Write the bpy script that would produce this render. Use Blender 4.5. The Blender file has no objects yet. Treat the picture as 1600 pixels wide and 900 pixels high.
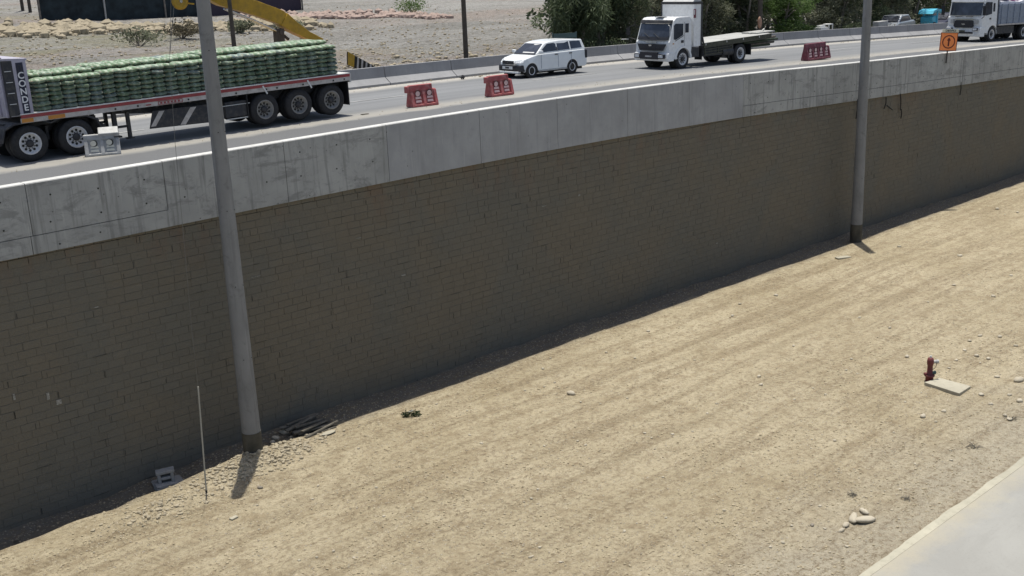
import bpy, bmesh, math, random
from mathutils import Vector, Matrix, noise
import numpy as np
sc = bpy.context.scene
COL = sc.collection
R = math.radians
rnd = random.Random(7)

# ------------------------------------------------------------------ camera, sky, sun, exposure
LOW = 0.0                       # lower ground level
RZ = 7.785                      # nominal road level
CAM = Vector((0.0, -26.933, 12.626))
TH, PITCH, ROLL, FPX = R(47.987), R(16.213), R(-2.266), 1735.6
Fh = Vector((math.cos(TH), math.sin(TH), 0)); Rh = Vector((math.sin(TH), -math.cos(TH), 0)); Zv = Vector((0, 0, 1))
FW = Fh*math.cos(PITCH) - Zv*math.sin(PITCH)
U0 = Fh*math.sin(PITCH) + Zv*math.cos(PITCH)
RT = Rh*math.cos(ROLL) + U0*math.sin(ROLL)
UP = -Rh*math.sin(ROLL) + U0*math.cos(ROLL)
cd = bpy.data.cameras.new('camera'); cam = bpy.data.objects.new('camera', cd); COL.objects.link(cam)
cd.sensor_width = 36; cd.lens = 36*FPX/1600; cd.clip_start = 0.3; cd.clip_end = 4000
m3 = Matrix((RT, UP, -FW)).transposed()
cam.matrix_world = Matrix.Translation(CAM) @ m3.to_4x4()
sc.camera = cam

SUN_EL = R(80.1)
sun_h = Vector((0.665, 0.747, 0)).normalized()          # towards the sun
sun_dir = sun_h*math.cos(SUN_EL) + Zv*math.sin(SUN_EL)
w = bpy.data.worlds.new('World'); sc.world = w; w.use_nodes = True
nt = w.node_tree; bg = nt.nodes['Background']
sky = nt.nodes.new('ShaderNodeTexSky'); sky.sky_type = 'NISHITA'; sky.sun_disc = False
sky.sun_elevation = SUN_EL; sky.sun_rotation = math.atan2(sun_h.x, sun_h.y)
sky.air_density = 1.0; sky.dust_density = 2.5; sky.ozone_density = 1.0
nt.links.new(sky.outputs[0], bg.inputs[0]); bg.inputs[1].default_value = 0.095
sl = bpy.data.lights.new('sun', 'SUN'); sl.energy = 3.9; sl.angle = R(0.5); sl.color = (1.0, 0.965, 0.88)
so = bpy.data.objects.new('sun', sl); COL.objects.link(so)
so.rotation_euler = sun_dir.to_track_quat('Z', 'Y').to_euler(); so.location = (0, 0, 60)
sc.view_settings.view_transform = 'Standard'; sc.view_settings.look = 'None'
sc.view_settings.exposure = 0.28; sc.view_settings.gamma = 1.0; sc.view_settings.use_curve_mapping = False

# ------------------------------------------------------------------ helpers
def ray(u, v):
    return RT*((u-800)/FPX) - UP*((v-450)/FPX) + FW
def at_z(u, v, z=0.0):
    d = ray(u, v); return CAM + d*((z-CAM.z)/d.z)
def at_y(u, v, y):
    d = ray(u, v); return CAM + d*((y-CAM.y)/d.y)
_S0 = [-30, 0, 8.4, 12.6, 19.4, 23.2, 27, 31, 37.4, 45.5, 54, 63, 80, 130, 200, 700]
_A = [-.2, -.12, -.07, -.02, .05, .08, .07, .03, -.08, -.34, -.57, -.82, -1.35, -3.1, -4.5, -4.5]
_S1 = [-30, 0, 8, 20, 28, 34, 37, 43.5, 61, 80, 130, 200, 700]
_B = [-.1, 0, .0, 0, -.03, -.09, -.12, -.23, -.64, -1.28, -3.1, -4.5, -4.5]
def _sm(s, X, Y):
    return float(np.mean(np.interp([s-2.5, s-1.2, s, s+1.2, s+2.5], X, Y)))
def road_z(s, t=0.0):
    k = min(max(t/13.6, 0), 1.0)
    return RZ + _sm(s, _S0, _A)*(1-k) + _sm(s, _S1, _B)*k
def on_road(u, v):
    z = RZ
    for _ in range(15):
        p = at_z(u, v, z); z = road_z(p.x, p.y)
    return p

class MB:
    def __init__(s): s.v = []; s.f = []; s.m = []; s.sm = []
    def add(s, vs, fs, mi=0, smooth=False):
        b = len(s.v); s.v += [tuple(p) for p in vs]
        for f in fs: s.f.append(tuple(i+b for i in f)); s.m.append(mi); s.sm.append(smooth)
        return s
    def box(s, x0, x1, y0, y1, z0, z1, mi=0, M=None):
        vs = [Vector((x, y, z)) for x in (x0, x1) for y in (y0, y1) for z in (z0, z1)]
        if M is not None: vs = [M @ p for p in vs]
        return s.add(vs, [(0,1,3,2),(4,6,7,5),(0,4,5,1),(2,3,7,6),(0,2,6,4),(1,5,7,3)], mi)
    def prism(s, pts, axis, a, b, mi=0, fn=None, M=None):
        # pts: outline in the two other axes (y: xz, x: yz, z: xy), extruded from a to b
        n = len(pts); vs = []
        for q in (a, b):
            for (p0, p1) in pts:
                if axis == 'y': p = Vector((p0, q, p1))
                elif axis == 'x': p = Vector((q, p0, p1))
                else: p = Vector((p0, p1, q))
                if fn: p = fn(p)
                if M is not None: p = M @ p
                vs.append(p)
        fs = [tuple(range(n)), tuple(range(2*n-1, n-1, -1))]
        fs += [(i, i+n, (i+1) % n+n, (i+1) % n) for i in range(n)]
        return s.add(vs, fs, mi)
    def tube(s, pts, rad, n=8, mi=0, cap=True, smooth=True):
        pts = [Vector(p) for p in pts]; k = len(pts)
        if not hasattr(rad, '__len__'): rad = [rad]*k
        vs = []
        for i, p in enumerate(pts):
            d = (pts[min(i+1, k-1)]-pts[max(i-1, 0)]).normalized()
            a = d.cross(Vector((0, 0, 1)) if abs(d.z) < .9 else Vector((1, 0, 0))).normalized(); b = d.cross(a)
            for j in range(n):
                t = 2*math.pi*j/n; vs.append(p+(a*math.cos(t)+b*math.sin(t))*rad[i])
        fs = [(i*n+j, i*n+(j+1) % n, (i+1)*n+(j+1) % n, (i+1)*n+j) for i in range(k-1) for j in range(n)]
        s.add(vs, fs, mi, smooth)
        if cap:
            s.add([vs[j] for j in range(n)], [tuple(range(n-1, -1, -1))], mi)
            s.add([vs[(k-1)*n+j] for j in range(n)], [tuple(range(n))], mi)
        return s
    def lathe(s, prof, c, axis='y', n=24, mi=0, smooth=True):
        # prof: (offset along axis, radius)
        vs = []; k = len(prof); c = Vector(c)
        for (o, r) in prof:
            for j in range(n):
                t = 2*math.pi*j/n; a, b = r*math.cos(t), r*math.sin(t)
                vs.append(c+(Vector((a, o, b)) if axis == 'y' else Vector((o, a, b)) if axis == 'x' else Vector((a, b, o))))
        fs = [(i*n+j, i*n+(j+1) % n, (i+1)*n+(j+1) % n, (i+1)*n+j) for i in range(k-1) for j in range(n)]
        s.add(vs, fs, mi, smooth)
        s.add([vs[j] for j in range(n)], [tuple(range(n-1, -1, -1))], mi)
        s.add([vs[(k-1)*n+j] for j in range(n)], [tuple(range(n))], mi)
        return s
    def quad(s, a, b, c, d, mi=0): return s.add([a, b, c, d], [(0,1,2,3)], mi)
    def build(s, name, mats, parent=None, bevel=0, seg=2, tri=False, loc=None):
        me = bpy.data.meshes.new(name); me.from_pydata(s.v, [], s.f)
        for m in (mats if isinstance(mats, (list, tuple)) else [mats]): me.materials.append(m)
        me.polygons.foreach_set('material_index', s.m); me.polygons.foreach_set('use_smooth', s.sm)
        bm = bmesh.new(); bm.from_mesh(me); bmesh.ops.recalc_face_normals(bm, faces=bm.faces)
        if tri: bmesh.ops.triangulate(bm, faces=[f for f in bm.faces if len(f.verts) > 4])
        bm.to_mesh(me); bm.free()
        o = bpy.data.objects.new(name, me); COL.objects.link(o)
        if parent: o.parent = parent
        if loc is not None: o.location = loc
        if bevel:
            b = o.modifiers.new('bevel', 'BEVEL'); b.width = bevel; b.segments = seg; b.limit_method = 'ANGLE'; b.angle_limit = R(40)
        return o

def tag(o, label=None, cat=None, group=None, kind=None):
    if label: o['label'] = label
    if cat: o['category'] = cat
    if group: o['group'] = group
    if kind: o['kind'] = kind
    return o
def thing(name, label, cat, loc=(0,0,0), rz=0, group=None, ry=0):
    o = bpy.data.objects.new(name, None); COL.objects.link(o); o.empty_display_size = .3
    o.location = loc; o.rotation_euler = (0, ry, rz)
    return tag(o, label, cat, group)
def copy_tree(o, parent=None):
    c = o.copy(); COL.objects.link(c); c.parent = parent
    for ch in list(o.children): copy_tree(ch, c)
    return c
def text_mesh(name, txt, size, mat, parent, M, depth=.006):
    cu = bpy.data.curves.new('t', 'FONT'); cu.body = txt; cu.size = size; cu.extrude = depth; cu.align_x = 'CENTER'; cu.align_y = 'CENTER'; cu.offset = size*.02
    to = bpy.data.objects.new('t', cu); COL.objects.link(to)
    me = bpy.data.meshes.new_from_object(to); bpy.data.objects.remove(to)
    me.transform(M); me.materials.clear(); me.materials.append(mat)
    o = bpy.data.objects.new(name, me); COL.objects.link(o); o.parent = parent
    return o

# ------------------------------------------------------------------ materials
def nodes(name):
    m = bpy.data.materials.new(name); m.use_nodes = True
    n = m.node_tree; return m, n, n.nodes['Principled BSDF']
class G:
    """tiny node-graph helper"""
    def __init__(s, n): s.n = n; s.L = n.links
    def tc(s, out='Object'): 
        t = s.n.nodes.new('ShaderNodeTexCoord'); return t.outputs[out]
    def map(s, vec, scale=(1,1,1), loc=(0,0,0), rot=(0,0,0)):
        m = s.n.nodes.new('ShaderNodeMapping'); m.inputs['Scale'].default_value = scale; m.inputs['Location'].default_value = loc; m.inputs['Rotation'].default_value = rot
        s.L.new(vec, m.inputs['Vector']); return m.outputs[0]
    def noise(s, vec, scale=5, det=4, rough=.55, dist=0):
        t = s.n.nodes.new('ShaderNodeTexNoise'); t.inputs['Scale'].default_value = scale; t.inputs['Detail'].default_value = det; t.inputs['Roughness'].default_value = rough; t.inputs['Distortion'].default_value = dist
        s.L.new(vec, t.inputs['Vector']); return t.outputs['Fac']
    def voro(s, vec, scale=5, out='Distance', feat='F1', rand=1):
        t = s.n.nodes.new('ShaderNodeTexVoronoi'); t.feature = feat; t.inputs['Scale'].default_value = scale; t.inputs['Randomness'].default_value = rand
        s.L.new(vec, t.inputs['Vector']); return t.outputs[out]
    def ramp(s, fac, stops, interp='LINEAR'):
        r = s.n.nodes.new('ShaderNodeValToRGB'); e = r.color_ramp; e.interpolation = interp
        while len(e.elements) < len(stops): e.elements.new(.5)
        for el, (p, c) in zip(e.elements, stops):
            el.position = p; el.color = (*c, 1) if hasattr(c, '__len__') else (c, c, c, 1)
        s.L.new(fac, r.inputs[0]); return r.outputs[0]
    def mix(s, a, b, fac, mode='MIX'):
        m = s.n.nodes.new('ShaderNodeMix'); m.data_type = 'RGBA'; m.blend_type = mode
        for v, i in ((fac, 0), (a, 6), (b, 7)):
            if hasattr(v, 'links'): s.L.new(v, m.inputs[i])
            elif i == 0: m.inputs[0].default_value = v
            else: m.inputs[i].default_value = (*v, 1)
        return m.outputs[2]
    def math(s, op, a, b=0.0, clamp=False):
        m = s.n.nodes.new('ShaderNodeMath'); m.operation = op; m.use_clamp = clamp
        for v, i in ((a, 0), (b, 1)):
            if hasattr(v, 'links'): s.L.new(v, m.inputs[i])
            else: m.inputs[i].default_value = v
        return m.outputs[0]
    def sep(s, vec):
        m = s.n.nodes.new('ShaderNodeSeparateXYZ'); s.L.new(vec, m.inputs[0]); return m.outputs
    def rng(s, v, a, b, c=0, d=1):
        m = s.n.nodes.new('ShaderNodeMapRange'); s.L.new(v, m.inputs[0])
        for i, q in enumerate((a, b, c, d)): m.inputs[i+1].default_value = q
        return m.outputs[0]
    def bump(s, bsdf, h, strength=.5, dist=.02):
        b = s.n.nodes.new('ShaderNodeBump'); b.inputs['Strength'].default_value = strength; b.inputs['Distance'].default_value = dist
        s.L.new(h, b.inputs['Height']); s.L.new(b.outputs[0], bsdf.inputs['Normal'])
def plain(name, col, rough=.6, metal=0, var=.12, scale=3, bump=0, spec=.4, coat=0, dirt=None):
    """painted / plastic / metal surface with uneven tone"""
    m, n, b = nodes(name); g = G(n)
    v = g.noise(g.tc(), scale, 5)
    c = g.mix(tuple(x*(1-var) for x in col), tuple(min(1, x*(1+var)) for x in col), g.ramp(v, [(.3, 0), (.7, 1)]))
    if dirt:
        d = g.noise(g.tc(), scale*2.3, 6, .65); c = g.mix(c, dirt[0], g.math('MULTIPLY', g.ramp(d, [(.45, 0), (.75, 1)]), dirt[1]))
    n.links.new(c, b.inputs['Base Color']); b.inputs['Roughness'].default_value = rough; b.inputs['Metallic'].default_value = metal
    b.inputs['Specular IOR Level'].default_value = spec; b.inputs['Coat Weight'].default_value = coat; b.inputs['Coat Roughness'].default_value = .08
    if bump: g.bump(b, g.noise(g.tc(), scale*8, 6, .6), bump, .01)
    return m

def mat_dirt():
    m, n, b = nodes('dirt'); g = G(n); o = g.tc(); x, y, z = g.sep(o)
    big = g.noise(o, .22, 4, .6, .5)
    c = g.mix((.42, .355, .235), (.51, .44, .305), g.ramp(big, [(.35, 0), (.65, 1)]))
    # darker damp-looking patches and wheel marks running along the wall
    tr = g.noise(g.map(o, (.10, 1.5, 1), rot=(0, 0, R(1.5))), 1.0, 8, .72, .6)
    c = g.mix(c, (.235, .182, .112), g.math('MULTIPLY', g.ramp(tr, [(.49, 0), (.6, 1)]), .42))
    tr2 = g.noise(g.map(o, (.25, 4.5, 1), rot=(0, 0, R(2))), 1.0, 7, .7, .5)
    c = g.mix(c, (.47, .39, .265), g.math('MULTIPLY', g.ramp(tr2, [(.52, 0), (.7, 1)]), .5))
    # tyre tread bars in a few wheel tracks
    wob = g.math('MULTIPLY', g.math('SUBTRACT', g.noise(g.map(o, (.12, .12, 1)), 1, 3), .5), 1.2)
    yt = g.math('ADD', g.math('ADD', y, wob), g.math('MULTIPLY', x, -.015))
    for yc, wd in ((-2.6, .2), (-4.3, .22), (-4.95, .14), (-6.9, .22), (-8.6, .2), (-10.2, .18)):
        band = g.rng(g.math('ABSOLUTE', g.math('SUBTRACT', yt, yc-.4)), wd, wd*.6)
        sn = g.math('SINE', g.math('ADD', g.math('MULTIPLY', x, 36.0), g.math('MULTIPLY', y, 16.0)))
        br = g.ramp(g.noise(g.map(o, (.35, .8, 1), (yc, 2, 0)), 1, 4, .6), [(.47, 0), (.56, 1)])
        c = g.mix(c, (.235, .19, .12), g.math('MULTIPLY', g.math('MULTIPLY', band, br), g.rng(sn, .1, .7, 0, .55)))
        c = g.mix(c, (.27, .22, .14), g.math('MULTIPLY', band, .18))
    mid = g.noise(o, 1.7, 6, .7)
    c = g.mix(c, (.25, .19, .115), g.math('MULTIPLY', g.ramp(mid, [(.48, 0), (.66, 1)]), .6))
    # yellowish sandy area near the camera, greyer towards the concrete lane
    gy = g.math('ADD', y, g.math('MULTIPLY', g.math('SUBTRACT', g.noise(o, .5, 4), .5), 5.0))
    c = g.mix(c, (.42, .385, .31), g.math('MULTIPLY', g.rng(gy, -13.2, -15.6), .55))
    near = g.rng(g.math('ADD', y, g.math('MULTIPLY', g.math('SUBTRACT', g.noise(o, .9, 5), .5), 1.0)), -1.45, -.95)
    c = g.mix(c, (.145, .135, .118), g.math('MULTIPLY', near, .9))  # grey gravel at the wall foot, its colour deepened over the shaded strip
    fine = g.noise(o, 7.5, 8, .8, .3)
    trk = g.math('ADD', .5, g.math('MULTIPLY', g.ramp(tr, [(.45, 0), (.58, 1)]), .45))
    c = g.mix(c, (.21, .165, .105), g.math('MULTIPLY', g.ramp(fine, [(.50, 0), (.57, 1)]), trk))  # dark speckle: relief shading of small clods put into the colour
    c = g.mix(c, (.20, .155, .10), g.math('MULTIPLY', g.ramp(g.noise(g.map(o, (1, 1.5, 1), (7, 3, 1)), 13, 4, .7), [(.57, 0), (.62, 1)]), .5))
    c = g.mix(c, (.6, .53, .41), g.math('MULTIPLY', g.ramp(g.noise(o, 15, 3, .6), [(.60, 0), (.66, 1)]), .6))
    peb = g.voro(o, 9); pc = g.voro(o, 9, 'Color'); ps = g.sep(pc)
    mask = g.math('MULTIPLY', g.ramp(peb, [(.12, 1), (.2, 0)]), g.ramp(ps[0], [(.72, 0), (.76, 1)]))
    c = g.mix(c, (.58, .53, .44), g.math('MULTIPLY', mask, .8))
    n.links.new(c, b.inputs['Base Color']); b.inputs['Roughness'].default_value = .95; b.inputs['Specular IOR Level'].default_value = .15
    h = g.math('ADD', g.math('MULTIPLY', fine, .6), g.math('ADD', g.math('MULTIPLY', mid, .9), g.math('ADD', g.math('MULTIPLY', mask, .35), g.math('MULTIPLY', tr2, .5))))
    g.bump(b, h, 1.0, .14)
    return m
def mat_concrete(name, base, streak=.5, smooth=False, spots=True, dark=.5):
    m, n, b = nodes(name); g = G(n); o = g.tc()
    v = g.noise(o, .7, 6, .6, .3)
    c = g.mix(tuple(k*.86 for k in base), tuple(k*1.08 for k in base), g.ramp(v, [(.35, 0), (.65, 1)]))
    st = g.noise(g.map(o, (5.5, 5.5, .35)), 1.0, 5, .65)
    z = g.sep(o)[2]
    c = g.mix(c, tuple(k*dark for k in base), g.math('MULTIPLY', g.ramp(st, [(.52, 0), (.68, 1)]), streak))
    st2 = g.noise(g.map(o, (9, 9, .5), (3, 1, 2)), 1.0, 4, .65)
    c = g.mix(c, tuple(min(1, k*1.4) for k in base), g.math('MULTIPLY', g.ramp(st2, [(.6, 0), (.74, 1)]), streak*.7))
    bl = g.noise(o, 3.2, 6, .7, .6)
    c = g.mix(c, tuple(k*(.62 if not smooth else .85) for k in base), g.math('MULTIPLY', g.ramp(bl, [(.55, 0), (.7, 1)]), .7))
    bb = g.noise(g.map(o, (.8, .8, 2.2), (2, 7, 1)), 1.0, 7, .75, .4)
    if streak > .6: c = g.mix(c, tuple(k*.5 for k in base), g.math('MULTIPLY', g.ramp(bb, [(.53, 0), (.62, 1)]), .6))
    if spots:
        vo = g.voro(o, 2.6); c = g.mix(c, tuple(k*.35 for k in base), g.ramp(vo, [(.03, 1), (.06, 0)]))
    n.links.new(c, b.inputs['Base Color']); b.inputs['Roughness'].default_value = .85; b.inputs['Specular IOR Level'].default_value = .2
    g.bump(b, g.noise(o, 30, 5, .7), .35, .01)
    return m
def mat_blocks():
    m, n, b = nodes('split_block'); g = G(n); o = g.tc()
    at = n.nodes.new('ShaderNodeAttribute'); at.attribute_name = 'tone'; tone = at.outputs['Fac']
    big = g.noise(o, .35, 5, .6, .6)
    c = g.mix((.168, .150, .117), (.152, .145, .122), g.ramp(big, [(.4, 0), (.62, 1)]))
    rust = g.noise(g.map(o, (1.2, 1, .5)), .9, 5, .65)
    x, y, z = g.sep(o)
    c = g.mix(c, (.19, .105, .065), g.math('MULTIPLY', g.math('MULTIPLY', g.ramp(rust, [(.5, 0), (.66, 1)]), g.rng(z, 5.0, 6.6)), .45))
    c = g.mix(c, (.22, .205, .175), g.math('MULTIPLY', g.ramp(g.noise(g.map(o, (.5, 1, 5.5)), 2, 5, .7), [(.58, 0), (.72, 1)]), .4))
    c = g.mix(c, g.mix((.93, .93, .93), (1.07, 1.07, 1.07), tone), 1.0, 'MULTIPLY')
    f = g.noise(o, 16, 6, .75)
    c = g.mix(c, (.06, .055, .045), g.math('MULTIPLY', g.ramp(f, [(.56, 0), (.74, 1)]), .5))
    n.links.new(c, b.inputs['Base Color']); b.inputs['Roughness'].default_value = .95; b.inputs['Specular IOR Level'].default_value = .15
    g.bump(b, g.noise(o, 11, 6, .75), .9, .03)
    return m
def mat_road():
    m, n, b = nodes('asphalt'); g = G(n); o = g.tc(); x, y, z = g.sep(o)
    al = g.noise(g.map(o, (.05, .9, 1)), 1.0, 5, .6)
    c = g.mix((.15, .155, .16), (.205, .21, .215), g.ramp(al, [(.35, 0), (.65, 1)]))
    w = g.math('MULTIPLY', g.math('SUBTRACT', g.noise(g.map(o, (.5, .5, .5)), 1, 5, .6), .5), 1.2)
    yw = g.math('ADD', y, w)
    dust = (.33, .31, .27)
    # smooth darker strip beside the parapet, dusty edge by the barriers, dusty gutter by the kerb
    c = g.mix((.125, .128, .132), c, g.rng(yw, 4.1, 4.5))
    d1 = g.math('MULTIPLY', g.rng(yw, 4.1, 4.6), g.rng(yw, 6.2, 4.9)); c = g.mix(c, dust, g.math('MULTIPLY', d1, .75))
    c = g.mix(c, (.40, .38, .34), g.math('MULTIPLY', g.rng(yw, 11.6, 12.5), .85))
    fl = g.noise(o, 3.0, 6, .7); c = g.mix(c, (.13, .13, .13), g.math('MULTIPLY', g.ramp(fl, [(.56, 0), (.74, 1)]), .45))
    gr = g.noise(o, 40, 4, .7); c = g.mix(c, (.40, .39, .36), g.math('MULTIPLY', g.ramp(gr, [(.55, 0), (.75, 1)]), .35))
    n.links.new(c, b.inputs['Base Color']); b.inputs['Roughness'].default_value = .85; b.inputs['Specular IOR Level'].default_value = .3
    g.bump(b, g.noise(o, 60, 4, .7), .3, .005)
    return m
def mat_lane():
    m, n, b = nodes('lane_concrete'); g = G(n); o = g.tc(); x, y, z = g.sep(o)
    c = g.mix((.285, .28, .258), (.325, .32, .295), g.ramp(g.noise(o, .6, 6, .65, .4), [(.35, 0), (.65, 1)]))
    c = g.mix(c, (.27, .265, .245), g.math('MULTIPLY', g.ramp(g.noise(g.map(o, (.35, 2.2, 1)), 1.0, 7, .7), [(.5, 0), (.66, 1)]), .45))
    yy = g.math('ADD', y, g.math('MULTIPLY', g.math('SUBTRACT', g.noise(o, 1.3, 7, .7), .5), 1.3))
    c = g.mix(c, (.40, .36, .27), g.math('MULTIPLY', g.rng(yy, -17.1, -16.4), .75))
    f = g.noise(o, 18, 5, .75); c = g.mix(c, (.22, .21, .19), g.math('MULTIPLY', g.ramp(f, [(.56, 0), (.7, 1)]), .4))
    n.links.new(c, b.inputs['Base Color']); b.inputs['Roughness'].default_value = .9; b.inputs['Specular IOR Level'].default_value = .2
    g.bump(b, g.noise(o, 25, 5, .7), .3, .01)
    return m
def mat_field():
    m, n, b = nodes('dry_riverbed'); g = G(n); o = g.tc(); x, y, z = g.sep(o)
    a = g.noise(g.map(o, (.02, .09, 1), rot=(0, 0, R(-24))), 1.0, 6, .62, .5)
    c = g.mix((.245, .238, .22), (.36, .35, .33), g.ramp(a, [(.38, 0), (.6, 1)]))
    pk = g.noise(g.map(o, (.012, .03, 1), (5, 2, 0), rot=(0, 0, R(-24))), 1.0, 5, .6)
    c = g.mix(c, (.33, .27, .235), g.math('MULTIPLY', g.ramp(pk, [(.5, 0), (.62, 1)]), .75))
    olive = g.noise(g.map(o, (.03, .10, 1), (9, 4, 0), rot=(0, 0, R(-24))), 1.0, 6, .65, .8)
    wz = g.math('MULTIPLY', g.rng(x, 52, 44), g.rng(y, 30, 46))
    c = g.mix(c, (.24, .225, .13), g.math('MULTIPLY', g.math('MULTIPLY', g.ramp(olive, [(.46, 0), (.6, 1)]), wz), .75))
    f = g.noise(g.map(o, (.8, 1.4, 1)), 1.6, 7, .75)
    c = g.mix(c, (.12, .115, .10), g.math('MULTIPLY', g.ramp(f, [(.48, 0), (.64, 1)]), .8))
    f2 = g.noise(o, 3.5, 6, .75)
    c = g.mix(c, (.58, .56, .51), g.math('MULTIPLY', g.ramp(f2, [(.52, 0), (.66, 1)]), .6))
    ff = g.noise(o, 9, 5, .75)
    c = g.mix(c, (.13, .12, .10), g.math('MULTIPLY', g.ramp(ff, [(.5, 0), (.62, 1)]), .6))
    n.links.new(c, b.inputs['Base Color']); b.inputs['Roughness'].default_value = .95; b.inputs['Specular IOR Level'].default_value = .1
    g.bump(b, g.math('ADD', f, g.math('MULTIPLY', f2, .6)), 1.0, .35)
    return m
def mat_stone(name, c0, c1):
    m, n, b = nodes(name); g = G(n); o = g.tc()
    oi = n.nodes.new('ShaderNodeObjectInfo')
    c = g.mix(c0, c1, g.math('ADD', g.math('MULTIPLY', oi.outputs['Random'], .7), g.math('MULTIPLY', g.noise(o, 2.5, 5), .5), True))
    c = g.mix(c, tuple(k*.5 for k in c0), g.math('MULTIPLY', g.ramp(g.noise(o, 18, 5, .7), [(.5, 0), (.75, 1)]), .5))
    n.links.new(c, b.inputs['Base Color']); b.inputs['Roughness'].default_value = .9
    g.bump(b, g.noise(o, 20, 5, .7), .5, .02)
    return m
def mat_leaf(name, c0, c1, c2):
    m, n, b = nodes(name); g = G(n)
    at = n.nodes.new('ShaderNodeAttribute'); at.attribute_name = 'tone'
    c = g.ramp(at.outputs['Fac'], [(0, c0), (.55, c1), (1, c2)])
    n.links.new(c, b.inputs['Base Color']); b.inputs['Roughness'].default_value = .65; b.inputs['Specular IOR Level'].default_value = .3
    tr = n.nodes.new('ShaderNodeBsdfTranslucent'); n.links.new(c, tr.inputs['Color'])
    mx = n.nodes.new('ShaderNodeMixShader'); mx.inputs[0].default_value = .4
    n.links.new(b.outputs[0], mx.inputs[1]); n.links.new(tr.outputs[0], mx.inputs[2])
    n.links.new(mx.outputs[0], n.nodes['Material Output'].inputs['Surface'])
    return m
def mat_glass(name, col=(.02, .025, .035), rough=.06):
    m, n, b = nodes(name); g = G(n)
    c = g.mix(col, tuple(k*2.2 for k in col), g.ramp(g.noise(g.tc(), 1.3, 3), [(.4, 0), (.65, 1)]))
    n.links.new(c, b.inputs['Base Color']); b.inputs['Roughness'].default_value = rough; b.inputs['Specular IOR Level'].default_value = .7
    return m
def mat_sack():
    m, n, b = nodes('woven_sack'); g = G(n); o = g.tc(); oi = n.nodes.new('ShaderNodeObjectInfo')
    col = g.ramp(oi.outputs['Random'], [(0, (.13, .20, .12)), (.4, (.18, .26, .165)), (.8, (.22, .29, .21)), (1, (.17, .22, .22))])
    x, y, z = g.sep(o)
    p = g.noise(g.map(o, (2.6, 1.2, 2.2)), 1.0, 4, .6)
    col = g.mix(col, (.05, .10, .06), g.math('MULTIPLY', g.ramp(p, [(.5, 0), (.62, 1)]), .7))
    p2 = g.noise(g.map(o, (2.2, 1.6, 2.6), (4, 3, 1)), 1.0, 4, .6)
    col = g.mix(col, (.52, .58, .48), g.math('MULTIPLY', g.ramp(p2, [(.46, 0), (.60, 1)]), .75))
    p3 = g.noise(g.map(o, (1.8, 2, 2), (14, 3, 1)), 1.0, 2, .6)
    col = g.mix(col, (.30, .15, .11), g.math('MULTIPLY', g.ramp(p3, [(.56, 0), (.7, 1)]), .6))
    n.links.new(col, b.inputs['Base Color']); b.inputs['Roughness'].default_value = .85; b.inputs['Specular IOR Level'].default_value = .2
    wv = n.nodes.new('ShaderNodeTexWave'); wv.inputs['Scale'].default_value = 14; n.links.new(o, wv.inputs['Vector'])
    g.bump(b, g.math('ADD', g.noise(o, 14, 4), g.math('MULTIPLY', wv.outputs['Fac'], .2)), .4, .02)
    return m

M = {}
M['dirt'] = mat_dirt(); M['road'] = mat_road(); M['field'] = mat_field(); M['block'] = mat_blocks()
M['cope_stain'] = mat_concrete('coping_concrete_stained', (.35, .36, .355), .75, False, True, .48)
M['cope_smooth'] = mat_concrete('coping_concrete_smooth', (.33, .34, .35), .5, True, True, .72)
M['barrier'] = mat_concrete('barrier_concrete', (.30, .30, .305), .35, True, False, .75)
M['lane_conc'] = mat_lane()
M['lane_edge'] = mat_concrete('lane_edge_concrete', (.42, .395, .31), .3, True, False)
M['cap'] = mat_concrete('sunlit_coping_top', (.58, .575, .55), .35, True, False); M['pole'] = mat_concrete('spun_concrete', (.24, .243, .242), .6, False, False, .66)
M['grey_conc'] = mat_concrete('grey_concrete', (.30, .30, .29), .3, False, False)
M['slab'] = mat_concrete('slab_concrete', (.40, .37, .29), .2, False, False)
M['joint'] = plain('joint_shadow', (.035, .034, .03), .95); M['dark_joint'] = plain('open_joint_shadow', (.055, .052, .045), .95); M['scuff'] = plain('pale_mortar_scuff', (.27, .265, .24), .95, var=.4, scale=20); M['mortar'] = plain('block_joint', (.125, .115, .094), .95)
M['tar'] = plain('pole_tar_band', (.075, .07, .055), .85, var=.4)
M['wire'] = plain('wire_steel', (.17, .17, .16), .5, .3)
M['pvc'] = plain('pale_pipe', (.36, .36, .32), .5)
M['black'] = plain('black_plastic', (.022, .022, .024), .55)
M['rubber'] = plain('tyre_rubber', (.026, .026, .028), .8, var=.3, scale=6, dirt=((.10, .09, .075), .25))
M['rim_steel'] = plain('rim_steel', (.62, .62, .63), .5, .0, dirt=((.3, .27, .23), .5))
M['rim_dusty'] = plain('dusty_rim', (.26, .25, .235), .7, dirt=((.12, .11, .1), .6)); M['alu'] = plain('alloy_rim', (.7, .7, .71), .4, .1)
M['chassis'] = plain('chassis_paint', (.035, .036, .042), .6, dirt=((.15, .135, .11), .5))
M['navy'] = plain('navy_panel', (.022, .025, .05), .5)
M['white'] = plain('white_paint', (.78, .80, .80), .3, coat=.5, var=.03)
M['truck_white'] = plain('truck_white_paint', (.80, .81, .81), .35, coat=.3, var=.06, dirt=((.4, .38, .34), .35))
M['dull_white'] = plain('dull_white_paint', (.60, .60, .58), .5, var=.08, dirt=((.3, .28, .24), .5))
M['lilac'] = plain('faded_lilac_paint', (.42, .40, .47), .5, dirt=((.25, .23, .24), .5))
M['white_trim'] = plain('trim_white', (.72, .72, .7), .5)
M['letter'] = plain('letter_white', (.8, .8, .8), .5)
M['red_band'] = plain('red_band', (.33, .055, .06), .5, dirt=((.2, .12, .1), .4))
M['cream'] = plain('cream_rail', (.52, .49, .46), .55, dirt=((.25, .2, .17), .6))
M['amber'] = plain('amber_reflector', (.55, .24, .05), .4)
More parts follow.
